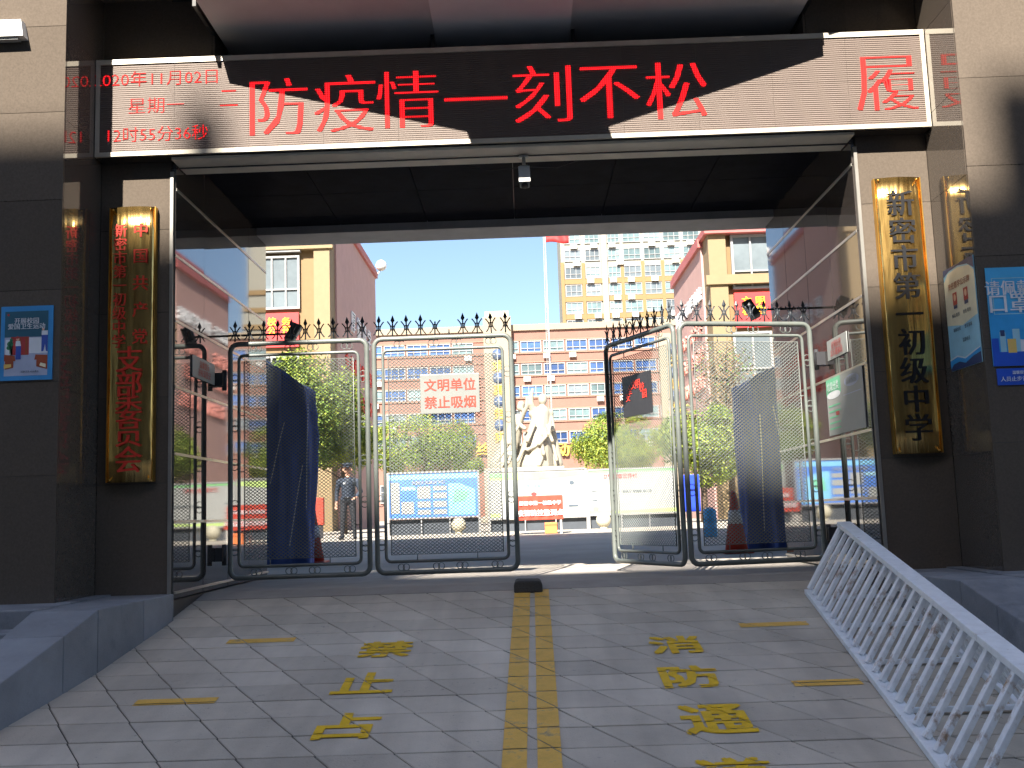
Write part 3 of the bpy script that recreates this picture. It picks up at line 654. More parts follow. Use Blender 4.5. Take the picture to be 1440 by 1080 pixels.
# plaques on the gates
t = thing('gate_plaque', 'steel plaque with red no smoking lettering wired to a gate leaf', 'plaque', (-.69, 10.0, 2.5))
MB().box(-.98, -.40, 10.0, 10.012, 2.495, 2.88).build('plate', 'sign_steel', t, bevel=.003)
for i, b in enumerate(('文明单位', '禁止吸烟')):
    m = MB(); put_text(m, b, (-.69, 9.998, 2.775 - i * .17), X_, Z_, .128, bold=.02, depth=.002); m.build('lettering', 'red_letter', t)
t = thing('gate_plaque', 'dark plaque with an arc of red lettering on the folded gate leaf', 'plaque', M4 @ Vector((.7, .04, 1.5)))
m = MB(M4); m.box(.42, .98, .03, .045, 1.5, 1.92); m.build('plate', 'dark_metal', t)
m = MB()
n4 = (M4.to_3x3() @ Vector((0, 1, 0))); u4 = -(M4.to_3x3() @ X_)
for i, ch in enumerate('安全文明校园'):
    a = R_(165 - i * 30); pos = M4 @ Vector((.70 - .17 * math.cos(a), .047, 1.66 + .16 * math.sin(a))); put_text(m, ch, pos, u4 * math.sin(a) * 1 + Z_ * 0 if False else u4, Z_, .1, bold=.02, depth=.003)
m.build('lettering', 'red_letter', t)
# rubber stop
o = MB(); poly = [(-.12, 0), (.135, 0), (.135, .075), (.115, .105), (-.1, .11), (-.12, .08)]
o.add([(x, 9.3, z + ramp_z(9.3)) for x, z in poly] + [(x * .96, 9.52, z + ramp_z(9.3) + .01) for x, z in poly], [(0, 1, 2, 3, 4, 5), (11, 10, 9, 8, 7, 6)] + [(i, i + 6, (i + 1) % 6 + 6, (i + 1) % 6) for i in range(6)])
tag(o.build('gate_stop', 'rubber', bevel=.015), 'worn dark rubber gate stop at the top of the yellow lines', 'stop')
# floodlights on arms
for s, x, y, z, lb in ((-1, -2.42, 10.9, 3.5, 'grey floodlight on a wall arm above the gate leaf by the grey notice'), (1, 2.5, 10.9, 3.58, 'grey floodlight on a wall arm above the gate leaf by the green-headed notice')):
    t = thing('floodlight', lb, 'light', (s * 2.97, y, z))
    MB().tube([(s * 2.98, y, z), (x + s * .0, y, z)], .012, 6).build('arm', 'dark_metal', t)
    m = MB(Matrix.Translation((x, y, z)) @ Matrix.Rotation(R_(s * -24), 4, 'Y') @ Matrix.Rotation(R_(-22), 4, 'X')); m.box(-.055, .055, -.05, .03, -.11, .11); m.build('housing', 'grey_metal', t, bevel=.008)
    m = MB(Matrix.Translation((x, y, z)) @ Matrix.Rotation(R_(s * -24), 4, 'Y') @ Matrix.Rotation(R_(-22), 4, 'X')); m.box(-.043, .043, -.056, -.0505, -.095, .095); m.build('glass', 'glass_grey', t)

# ================================================================== white barricade
bt = thing('steel_barricade', 'rust-flecked white steel A-frame barricade with slanted bars lying on the ramp', 'barricade', (2.5, 7, .3))
def br(x, y, h): return Vector((x, y, ramp_z(y) + h))
A0, A1 = (2.39, 8.93), (1.98, 4.75); AX, BX = .335, .70
def lerp(u, dx, h): return br(A0[0] + (A1[0] - A0[0]) * u + dx, A0[1] + (A1[1] - A0[1]) * u, h)
def rail(p, q, wd, ht, name, matn='white_paint'):
    d = (q - p).normalized(); side = d.cross(Z_).normalized(); up = side.cross(d)
    m = MB(); c = [(-wd / 2, -ht / 2), (wd / 2, -ht / 2), (wd / 2, ht / 2), (-wd / 2, ht / 2)]
    m.add([p + side * a + up * b for a, b in c] + [q + side * a + up * b for a, b in c], [(0, 3, 2, 1), (4, 5, 6, 7), (0, 1, 5, 4), (1, 2, 6, 5), (2, 3, 7, 6), (3, 0, 4, 7)])
    if (m.v[1] - m.v[0]).cross(m.v[3] - m.v[0]).dot(d) > 0: m.f = [f[::-1] for f in m.f]
    return m.build(name, matn, bt, bevel=.004)
rail(lerp(0, .0, .024), lerp(1, .0, .024), .085, .04, 'bottom_rail'); rail(lerp(0, BX, .024), lerp(1, BX, .024), .085, .04, 'bottom_rail')
rail(lerp(-.004, AX, .578), lerp(1.0, AX, .578), .115, .04, 'top_rail')
nb = 23
for i in range(nb):
    u = (i + .12) / nb
    rail(lerp(u, .0, .046), lerp(u, AX - .02, .553), .05, .032, 'bar', 'rust_bar' if i else 'white_paint')
    rail(lerp(u + .02, BX, .046), lerp(u + .02, AX + .02, .553), .05, .032, 'bar', 'rust_bar')
for u in (.06, .26, .47, .68, .9): rail(lerp(u, .03, .03), lerp(u, BX - .03, .03), .035, .03, 'cross_tie')
rail(lerp(0.001, .0, .045), lerp(0.001, AX - .03, .56), .05, .035, 'end_bar'); rail(lerp(0.001, BX, .045), lerp(.001, AX + .03, .56), .05, .035, 'end_bar')

# ================================================================== courtyard: things near the gate
def tarp(label, xa, xb, y, ztop_l, ztop_r, seed, cords):
    z0 = court_z(y); t = thing('covered_canopy', label, 'canopy', ((xa + xb) / 2, y, z0), 'folded canopies in navy covers'); n = 84; NZ = 30; m = MB()
    cx_ = (xa + xb) / 2; hw = (xb - xa) / 2; vs = []; fs = []
    for j in range(NZ + 1):
        v = j / NZ
        for k in range(n):
            a = 2 * math.pi * k / n; c, s = math.cos(a), math.sin(a)
            sq = 1 / max(abs(c), abs(s)) ** .75
            fold = 1.12 + .18 * noise.noise(Vector((c * 2.1, s * 2.1, v * 1.6 + seed))) - .26 * abs(math.sin(a * 3.5 + seed + v * 1.6 + noise.noise(Vector((v * 2, seed, a))))) + .075 * math.sin(a * 7 + seed + v * 3.5 + 1.2 * noise.noise(Vector((v * 3, a, seed)))) * (1 - .2 * v)
            px = cx_ + hw * .9 * sq * c * fold; py = y + .24 * sq * s * fold
            u = min(max((px - xa) / (xb - xa), 0), 1); zt = ztop_l + (ztop_r - ztop_l) * u + .03 * math.sin(a * 3)
            vs.append((px, py, z0 + (zt - z0) * v))
    for j in range(NZ):
        for k in range(n): fs.append((j * n + k, j * n + (k + 1) % n, (j + 1) * n + (k + 1) % n, (j + 1) * n + k))
    fs.append(tuple(NZ * n + k for k in range(n))); m.add(vs, fs, 0, True); m.build('cover', 'tarp', t)
    for (u0, v0, u1, v1) in cords:
        pts = []
        for q in range(6):
            f = q / 5; u = u0 + (u1 - u0) * f; v = v0 + (v1 - v0) * f
            pts.append((xa + (xb - xa) * u, y - .31 - .02 * math.sin(f * 5), z0 + .04 + (min(ztop_l, ztop_r) - z0) * v))
        MB().tube(pts, .007, 5).build('cord', 'cord', t)
def zat(x, y, Y): return atY(x, y, Y).z
yt = 14.2
tarp('navy tarpaulin cover over a tall folded canopy behind the gate leaf by the grey notice', atY(362, 600, yt).x, atY(444, 600, yt).x, yt, zat(368, 500, yt), zat(443, 552, yt), 1.3, [(.55, .8, .3, .45), (.85, .55, .62, .1), (.95, .9, .9, .3)])
tarp('navy tarpaulin cover over a tall folded canopy behind the gate leaf by the green-headed notice', atY(1037, 600, yt).x, atY(1100, 600, yt).x, yt, zat(1037, 546, yt), zat(1100, 514, yt), 5.1, [(.4, .8, .35, .1), (.7, .85, .95, .35)])
def cone(x, y, label, h=.72):
    z = court_z(y); t = thing('traffic_cone', label, 'cone', (x, y, z), 'traffic cones behind the gate')
    MB().box(x - .19, x + .19, y - .19, y + .19, z + .002, z + .03).build('base', 'cone_red', t, bevel=.01)
    b = MB().lathe((x, y, z + .03), [(.15, 0), (.035, h - .03), (.02, h)], 18).build('body', 'cone_red', t)
    k = lambda zz: .15 - .115 * zz / (h - .03) + .003
    MB().lathe((x, y, z + .03), [(k(h * .45), h * .45), (k(h * .68), h * .68)], 18).build('band', 'white', t)
p = atY(441, 780, 14.6); cone(p.x, 14.6, 'red traffic cone beside the navy cover nearer the security guard')
p = atY(1036, 775, 13.6); cone(p.x, 13.6, 'red traffic cone beside the light blue plastic drum', .78)
# red desk
y = 24.0; p0, p1 = atY(724, 700, y), atY(790, 700, y); z0 = court_z(y)
t = thing('check_desk', 'desk draped with a red banner in white lettering before the notice boards', 'desk', ((p0.x + p1.x) / 2, y, z0))
m = MB(); zt = p0.z; N_ = 24; vs = []; 
for j, zz in enumerate((zt - .52, zt - .26, zt)):
    for i in range(N_ + 1):
        u = i / N_; vs.append((p0.x + (p1.x - p0.x) * u, y - .33 - .015 * math.sin(u * 31) * (2 - j) / 2, zz))
m.add(vs, [(j * (N_ + 1) + i, j * (N_ + 1) + i + 1, (j + 1) * (N_ + 1) + i + 1, (j + 1) * (N_ + 1) + i) for j in range(2) for i in range(N_)], 0, True)
m.box(p0.x, p1.x, y - .33, y + .3, zt, zt + .025); m.box(p0.x - .01, p0.x, y - .33, y + .3, zt - .5, zt); m.box(p1.x, p1.x + .01, y - .33, y + .3, zt - .5, zt)
m.build('cloth', 'red_cloth', t)
for xx in (p0.x + .05, p1.x - .05):
    for yy in (y - .28, y + .25): MB().box(xx - .02, xx + .02, yy - .02, yy + .02, z0, zt).build('leg', 'offwhite', t)
for i, b in enumerate(('新密市第一初级中学', '疫情防控监测点')):
    m = MB(); put_text(m, b, ((p0.x + p1.x) / 2 + .03, y - .352, zt - .14 - i * .22), X_, Z_, .107 if i == 0 else .15, depth=.004, bold=.03); m.build('lettering', 'white', t)
t = thing('orange_box', 'small orange box standing under the red draped desk', 'box', (p1.x - .28, y - .18, court_z(y)))
MB().box(p1.x - .42, p1.x - .14, y - .28, y - .02, z0 + .004, z0 + .26).build('carton', 'orange', t, bevel=.01)
MB().box(p1.x - .42, p1.x - .14, y - .292, y - .281, z0 + .2, z0 + .25).build('flap', 'orange', t)
# notice boards on stands
BY = 27.0
def board(x0, x1, ztop, zbot, y, label, base, items, texts, rz=0):
    z0 = court_z(y); t = thing('notice_board', label, 'board', ((x0 + x1) / 2, y, z0)); W = x1 - x0; H = ztop - zbot
    MB().box(x0, x1, y, y + .05, zbot, ztop).build('panel', base, t)
    for (a, b, c, d) in ((x0 - .05, x0, z0, ztop + .03), (x1, x1 + .05, z0, ztop + .03)): MB().box(a, b, y - .03, y + .07, c, d).build('post', 'frame_white', t)
    MB().box(x0, x1, y - .02, y + .06, ztop, ztop + .045).build('rail', 'frame_white', t); MB().box(x0, x1, y - .02, y + .06, zbot - .04, zbot).build('rail', 'frame_white', t)
    MB().box(x0, x1, y + .1, y + .13, z0, zbot - .05).build('skirting', 'skirt', t)
    for u in (.36, .68): MB().box(x0 + W * u - .015, x0 + W * u + .015, y - .01, y + .03, z0, zbot - .04).build('stay', 'frame_white', t)
    names = []; m = MB()
    for (mt, P, lay) in items:
        if mt not in names: names.append(mt)
        m.add([(x0 + u * W, y - .004 - .003 * lay, zbot + v * H) for u, v in P], [tuple(range(len(P)))], names.index(mt))
    if items: m.build('printed_picture', names, t)
    for (b, u, v, sz, mt) in texts:
        m = MB(); put_text(m, b, (x0 + u * W, y - .016, zbot + v * H), X_, Z_, sz, depth=.003, bold=.02); m.build('lettering', mt, t)
xz = lambda px, py: atY(px, py, BY)
board(xz(547, 700).x, xz(672, 700).x, xz(610, 665).z, xz(610, 727).z, BY, 'blue notice board with white panels and white frame beside the guard', 'board_blue',
      [('board_sky', rc(.0, 1, .86, .97), 0), ('board_sky', [(.67, .03), (.97, .03), (.97, .6), (.8, .75), (.67, .75)], 0), ('p_pale', rc(.14, .3, .62, .7), 1), ('board_white', rc(.32, .47, .42, .7), 1), ('board_white', rc(.5, .65, .6, .7), 1), ('board_white', rc(.5, .65, .42, .55), 1), ('board_white', rc(.14, .28, .08, .36), 1), ('board_white', rc(.32, .47, .22, .36), 1), ('board_white', rc(.32, .47, .06, .17), 1), ('board_white', rc(.5, .65, .22, .36), 1), ('board_white', rc(.5, .65, .06, .17), 1), ('board_white', rc(.02, .12, .1, .8), 1), ('p_mint', [(.72, .3), (.86, .35), (.9, .55), (.74, .62)], 1)],
      [('校园文化建设专栏', .45, .79, .11, 'board_white')])
board(xz(689, 700).x, xz(824, 700).x, xz(756, 662).z, xz(756, 727).z, BY + .1, 'white notice board with a green top stripe behind the red draped desk', 'board_white',
      [('board_lime', [(0, .83), (.5, .8), (1, .88), (1, .97), (0, .97)], 0), ('board_green', [(0, .88), (.3, .86), (.2, .96), (0, .97)], 1), ('board_lime', rc(0, .1, .02, .1), 0), ('p_ink', oval(.86, .72, .025, .045), 1), ('p_ink', rc(.82, .92, .2, .24), 1), ('p_red', oval(.46, .5, .03, .04), 1), ('p_mint', oval(.38, .44, .03, .04), 1)], [('阳光体育', .46, .68, .09, 'p_mint')])
board(xz(829, 700).x, xz(952, 700).x, xz(890, 660).z, xz(890, 721).z, BY + .05, 'white notice board with a red heading beyond the folded gate leaf', 'board_white',
      [('board_lime', [(0, .0), (1, .0), (1, .09), (.4, .06), (0, .08)], 0), ('board_green', oval(.07, .12, .035, .05), 1), ('board_green', rc(.0, 1, .95, 1), 1), ('p_ink', rc(.03, .09, .52, .54), 1), ('p_ink', rc(.03, .09, .3, .32), 1)], [('卫生健康宣传栏', .36, .86, .13, 'p_red'), ('勤洗手 常通风 戴口罩', .55, .5, .08, 'p_ink')])
for px_, py_, lb in ((645, 739, 'pale round stone ball under the blue notice board'), (849, 737, 'pale round stone ball under the red-headed notice board')):
    y = BY - .45; p = atY(px_, py_, y); t = thing('stone_ball', lb, 'bollard', (p.x, y, court_z(y)))
    r = .19; MB().lathe((p.x, y, court_z(y) + .03), [(r * math.sin(a), r - r * math.cos(a)) for a in [math.pi * k / 10 for k in range(1, 10)]], 18).build('ball', 'stone_pale', t)
    MB().lathe((p.x, y, court_z(y)), [(.11, 0), (.09, .05)], 14).build('foot', 'stone_pale', t)
# blue board, drum, teal sign, red box
y = 23.0; a, b = atY(956, 668, y), atY(986, 719, y); t = thing('blue_sign', 'cobalt blue standing sign next to the light blue drum', 'sign', ((a.x + b.x) / 2, y, court_z(y)))
MB().box(a.x, b.x, y, y + .06, b.z, a.z).build('panel', 'blue_plastic', t, bevel=.01)
for xx in (a.x + .06, b.x - .06): MB().box(xx - .02, xx + .02, y + .01, y + .05, court_z(y), b.z).build('leg', 'steel', t)
y = 19.0; a, b = atY(988, 716, y), atY(1009, 750, y); t = thing('plastic_drum', 'light blue plastic drum standing beside the cobalt sign', 'drum', ((a.x + b.x) / 2, y, court_z(y)))
r = (b.x - a.x) / 2; c = ((a.x + b.x) / 2, y, court_z(y)); hh = a.z - court_z(y)
MB().lathe(c, [(r * .9, 0), (r, .04), (r, hh * .3), (r * 1.04, hh * .32), (r, hh * .34), (r, hh * .64), (r * 1.04, hh * .66), (r, hh * .68), (r, hh * .93), (r * .85, hh)], 18).build('barrel', 'lightblue_plastic', t)
MB().lathe((c[0], c[1], c[2] + hh), [(r * .6, 0), (r * .55, .03)], 14).build('lid', 'white', t)
y = 20.0; a, b = atY(1036, 628, y), atY(1056, 690, y); t = thing('teal_sign', 'teal upright sign panel beside the navy cover, by the drum', 'sign', ((a.x + b.x) / 2, y, court_z(y)))
MB().box(a.x, b.x, y, y + .05, b.z, a.z).build('panel', 'teal', t); MB().box(a.x, b.x, y + .001, y + .045, b.z - .16, b.z - .002).build('strip', 'orange', t)
MB().box(a.x, a.x + .04, y, y + .05, court_z(y), b.z - .16).build('leg', 'dark_metal', t); MB().box(b.x - .04, b.x, y, y + .05, court_z(y), b.z - .16).build('leg', 'dark_metal', t)
y = 26.0; a, b = atY(443, 700, y), atY(455, 738, y); t = thing('red_box', 'narrow red hydrant box by the yellow building behind the guard', 'box', ((a.x + b.x) / 2, y, court_z(y)))
MB().box(a.x, b.x, y, y + .15, b.z, a.z).build('cabinet', 'red_cloth', t, bevel=.01); MB().box(a.x + .03, b.x - .03, y + .03, y + .12, court_z(y), b.z).build('stand', 'dark_metal', t)

# ================================================================== guard
def capsule(m, a, b, ra, rb, n=6, seg=12):
    a, b = Vector(a), Vector(b); d = (b - a); L = d.length; d.normalize(); pts = []; rs = []
    for k in range(4): t = math.pi / 2 * (1 - k / 4); pts.append(a - d * ra * math.sin(t)); rs.append(max(ra * math.cos(t), .003))
    for k in range(n + 1): pts.append(a + d * L * k / n); rs.append(ra + (rb - ra) * k / n)
    for k in range(1, 5): t = math.pi / 2 * k / 4; pts.append(b + d * rb * math.sin(t)); rs.append(max(rb * math.cos(t), .003))
    m.tube(pts, rs, seg)
def remeshed(mb, name, voxel, it=3):
    me = mb.mesh('tmp', 'white'); o = bpy.data.objects.new('tmp', me); COL.objects.link(o)
    r = o.modifiers.new('r', 'REMESH'); r.mode = 'VOXEL'; r.voxel_size = voxel
    s = o.modifiers.new('s', 'SMOOTH'); s.iterations = it; s.factor = .5
    out = bpy.data.meshes.new_from_object(o.evaluated_get(bpy.context.evaluated_depsgraph_get()))
    bpy.data.objects.remove(o); bpy.data.meshes.remove(me); out.materials.clear(); out.name = name
    for p in out.polygons: p.use_smooth = True
    return out
def guard():
    y = 24.6; f = atY(490, 757, y); g = Vector((f.x, y, court_z(y)))
    t = thing('person', 'security guard in dark uniform and cap standing by the yellow wall', 'person', g)
    m = MB()
    for s in (-1, 1):
        capsule(m, (s * .1, .02, .9), (s * .125, .01, .5), .095, .068); capsule(m, (s * .125, .01, .5), (s * .15, .03, .1), .066, .048)
        capsule(m, (s * .15, .05, .05), (s * .175, -.13, .04), .05, .04)
    capsule(m, (-.05, .02, .95), (.05, .02, .95), .135, .135); capsule(m, (0, .02, .98), (0, .02, 1.33), .15, .165)
    capsule(m, (-.13, .02, 1.36), (.13, .02, 1.36), .1, .1); capsule(m, (0, .02, 1.4), (0, 0, 1.54), .058, .055)
    capsule(m, (0, 0, 1.62), (0, -.005, 1.68), .088, .098); capsule(m, (0, -.09, 1.615), (0, -.105, 1.6), .018, .015)
    for s in (-1, 1): capsule(m, (s * .1, 0, 1.63), (s * .1, 0, 1.66), .02, .02)
    for s, el, ha in ((-1, (-.27, .05, 1.12), (-.27, -.03, .87)), (1, (.3, .06, 1.12), (.2, -.14, .98))):
        capsule(m, (s * .21, .02, 1.37), el, .066, .052); capsule(m, el, ha, .052, .038)
        h = Vector(ha); d = (h - Vector(el)).normalized(); capsule(m, h, h + d * .09, .036, .032)
        for k in range(4): q = h + d * .09 + X_ * (k - 1.5) * .02; capsule(m, q, q + d * (.065 + .015 * (k in (1, 2))) + Vector((0, -.012, 0)), .0105, .009, 2, 6)
        q = h + d * .03 + X_ * (-s) * .035; capsule(m, q, q + d * .05 + X_ * (-s) * .018, .012, .01, 2, 6)
    me = remeshed(m, 'body', .0125, 3)
    for k in ('uniform', 'trousers', 'skin', 'black_letter'): me.materials.append(MATS[k])
    for p in me.polygons:
        c = p.center; z = c.z
        p.material_index = 3 if z < .1 else (1 if z < .93 and abs(c.x) < .24 else (2 if z > 1.47 or (z < .9 and c.x < -.2) or (z < 1.0 and c.x > .12 and c.y < -.1) else 0))
    o = bpy.data.objects.new('body', me); COL.objects.link(o); finish(o, t, g.copy())
    M = Matrix.Translation(g)
    c = MB(M); c.lathe((0, 0, 1.71), [(.105, 0), (.108, .04), (.135, .065), (.13, .085), (.06, .1), (.01, .1)], 18); c.box(-.07, .07, -.185, -.08, 1.705, 1.72); c.build('cap', 'uniform', t)
    MB(M).box(-.075, -.025, -.155, -.145, 1.3, 1.34).build('badge', 'white', t)
    MB(M).lathe((0, .02, .955), [(.155, 0), (.158, .04)], 18).build('belt', 'black_letter', t)
guard()

# ================================================================== statue
def statue():
    y = 62.0; b = atY(740, 660, y); z0 = court_z(y); k = y / F; S = Matrix.Translation((0, 0, 0))
    t = thing('statue', 'white stone statue group with a raised arm behind the notice boards', 'statue', (b.x, y, z0))
    def P(px, py, dy=0): q = atY(px, py, y); return Vector((q.x, y + dy, q.z))
    m = MB()
    # main draped figure, second figure, raised arm
    capsule(m, P(752, 654), P(756, 618, -.1), 1.15, .85); capsule(m, P(756, 618, -.1), P(762, 582, -.1), .8, .52); capsule(m, P(750, 582), P(772, 582), .3, .3)
    capsule(m, P(763, 574), P(763, 569), .16, .15); capsule(m, P(763, 564, -.08), P(763, 560, -.05), .27, .28)
    capsule(m, P(751, 582), P(747, 567, -.2), .22, .17); capsule(m, P(747, 567, -.2), P(748, 553, -.3), .16, .11); capsule(m, P(748, 553, -.3), P(749, 548, -.3), .12, .09)
    capsule(m, P(773, 584), P(777, 603, -.4), .22, .17); capsule(m, P(777, 603, -.4), P(764, 612, -.9), .17, .13)
    capsule(m, P(776, 600, .3), P(781, 652, .3), .2, .5)
    capsule(m, P(707, 655, .4), P(719, 620, .3), .85, .6); capsule(m, P(719, 620, .3), P(728, 590, .2), .58, .38); capsule(m, P(732, 573, .2), P(733, 568, .2), .24, .23)
    capsule(m, P(733, 588, .1), P(740, 574, -.2), .18, .13); capsule(m, P(740, 574, -.2), P(741, 560, -.3), .13, .09); capsule(m, P(724, 592, .1), P(738, 604, -.7), .18, .13)
    for pts in (((774, 592), (771, 612), (758, 626), (742, 634)), ((768, 600), (776, 622), (782, 648)), ((752, 598), (742, 622), (728, 650)), ((730, 600), (716, 625), (700, 650)), ((762, 625), (764, 640), (758, 655)), ((724, 606), (722, 628), (716, 652))):
        for a, b in zip(pts, pts[1:]): capsule(m, P(*a, -.95), P(*b, -1.15), .1, .12, 4, 8)
    me = remeshed(m, 'figures', .06, 4); me.materials.append(MATS['statue'])
    o = bpy.data.objects.new('figures', me); COL.objects.link(o); finish(o, t, Vector((0, 0, 0)))
    a, c = P(682, 656), P(792, 656)
    MB().box(a.x, c.x, y - 1.9, y + 1.9, z0, a.z - .2).build('pedestal', 'statue', t, bevel=.05)
    MB().box(a.x - .25, c.x + .25, y - 2.1, y + 2.1, z0 + .002, z0 + .35).build('plinth', 'statue', t, bevel=.05)
statue()

# ================================================================== trees
def tree(name, label, px, ptop, pbot, pw, y, seed, n=5200, mats=('leaf', 'leaf_light'), leaf=.105, cat='tree', bare=False):
    rnd = random.Random(seed); top = atY(px, ptop, y); bot = atY(px, pbot, y); rx = pw / 2 / F * y; z0 = court_z(y)
    cz_ = (top.z + bot.z) / 2; rz_ = (top.z - bot.z) / 2; x = top.x * .5 + bot.x * .5
    t = thing(name, label, cat, (x, y, z0))
    m = MB(); hb = max(.15, (cz_ - z0)); m.tube([(x, y, z0), (x + .03, y, z0 + hb * .4), (x, y, z0 + hb * .8), (x + .05, y, cz_ + rz_ * .3)], [.12, .09, .075, .03], 8)
    for i in range(9 if not bare else 30):
        a = rnd.uniform(0, 6.28); e = rnd.uniform(.2, 1.2); L = rnd.uniform(.5, .95); s0 = Vector((x, y, z0 + hb * rnd.uniform(.55, 1.05)))
        d = Vector((math.cos(a) * math.cos(e) * rx, math.sin(a) * math.cos(e) * rx, math.sin(e) * rz_ + rz_ * .2)) * L
        m.tube([s0, s0 + d * .5 + Vector((0, 0, .05)), s0 + d], [.035, .022, .008], 5)
        if bare:
            for q in range(5):
                b0 = s0 + d * rnd.uniform(.35, 1); m.tube([b0, b0 + Vector((rnd.uniform(-.4, .4), rnd.uniform(-.4, .4), rnd.uniform(0, .5)))], [.012, .004], 4)
    m.build('trunk', 'bark', t)
    lobes = [(Vector((rnd.gauss(0, .45), rnd.gauss(0, .45), rnd.gauss(0, .4))), rnd.uniform(.34, .6)) for _ in range(34)]
    m = MB()
    for i in range(n):
        lc, lr = lobes[rnd.randrange(len(lobes))]
        d = Vector((rnd.gauss(0, 1), rnd.gauss(0, 1), rnd.gauss(0, 1))).normalized() * lr * rnd.random() ** .33
        p = lc + d
        if p.length > 1: p = p.normalized() * rnd.uniform(.8, 1.04)
        c = Vector((x + p.x * rx, y + p.y * rx, cz_ + p.z * rz_)); sz = leaf * rnd.uniform(.6, 1.25)
        nrm = (p.normalized() + Vector((rnd.gauss(0, .6), rnd.gauss(0, .6), rnd.gauss(0, .6) + .3))).normalized(); u = nrm.orthogonal().normalized(); u.rotate(Matrix.Rotation(rnd.uniform(0, 6.28), 3, nrm)); v = nrm.cross(u)
        mi = 1 if rnd.random() < .35 + .25 * p.z else 0
        m.add([c - u * sz * .5, c + v * sz * .28 + nrm * .01, c + u * sz * .5, c - v * sz * .28 + nrm * .01], [(0, 1, 2, 3)], mi)
    m.build('crown', list(mats), t)
TR = 'tall leafy tree with a rounded crown before the %s yellow block'
tree('round_tree', 'tall rounded green tree behind the navy cover, before the block with the corner lamp', 436, 488, 655, 150, 31, 3, n=24000)
tree('round_tree', 'yellow-green rounded tree above the guard', 482, 578, 672, 105, 33, 4, n=18000, mats=('leaf_light', 'leaf'))
tree('round_tree', 'wide clipped green tree above the blue notice board', 596, 578, 676, 150, 44, 5, n=22000)
tree('round_tree', 'clipped green tree between the statue and the folded gate leaf', 868, 578, 676, 130, 44, 6, n=22000, mats=('leaf_light', 'leaf'))
tree('round_tree', 'yellow-green tree above the cobalt sign', 985, 565, 685, 130, 32, 8, n=18000, mats=('leaf_light', 'leaf'))
tree('bare_tree', 'half-bare brown tree before the yellow block with the red banner, by the drum', 1020, 470, 600, 105, 33, 9, n=900, mats=('leaf_brown', 'leaf'), leaf=.11, bare=True)
tree('round_tree', 'green tree beside the half-bare brown tree', 1075, 590, 680, 95, 35, 11, n=14000)
tree('round_tree', 'dark green clipped tree beside the statue pedestal', 660, 640, 672, 44, 50, 12, n=2500)

# ================================================================== buildings
def window_meshes(W, H, cols, mid, matg, fr=.06, dep=.1):
    m = MB(); 
    m.box(0, W, 0, dep, 0, fr); m.box(0, W, 0, dep, H - fr, H); m.box(0, fr, 0, dep, fr, H - fr); m.box(W - fr, W, 0, dep, fr, H - fr)
    for i in range(1, cols): x = W * i / cols; m.box(x - fr * .35, x + fr * .35, .01, dep - .01, fr, H - fr)
    if mid: m.box(fr, W - fr, .012, dep - .012, H * mid - fr * .35, H * mid + fr * .35)
    return m.mesh('window', 'frame_white'), MB().box(fr * .5, W - fr * .5, dep * .6, dep * .6 + .015, fr * .5, H - fr * .5).mesh('pane', matg)
def put_window(wm, loc, parent):
    w_ = inst('window', wm[0], loc, parent); inst('pane', wm[1], loc, w_); return w_
def acmesh():
    m = MB().box(0, .85, 0, .32, 0, .58, 0); m.lathe((0, 0, 0), [(.001, 0), (.001, .001)], 3)
    m2 = MB(); m2.box(0, .85, 0, .32, 0, .58); pts = []
    M_ = Matrix.Translation((.3, -.004, .29)) @ Matrix.Rotation(R_(90), 4, 'X'); m2.M = M_; m2.lathe((0, 0, 0), [(.23, 0), (.21, .012)], 14, 1); m2.M = None
    m2.box(.02, .06, 0, .4, -.06, 0, 1); m2.box(.78, .82, 0, .4, -.06, 0, 1)
    return m2.mesh('air_conditioner', ['ac_white', 'grey_metal'])
ACM = acmesh()
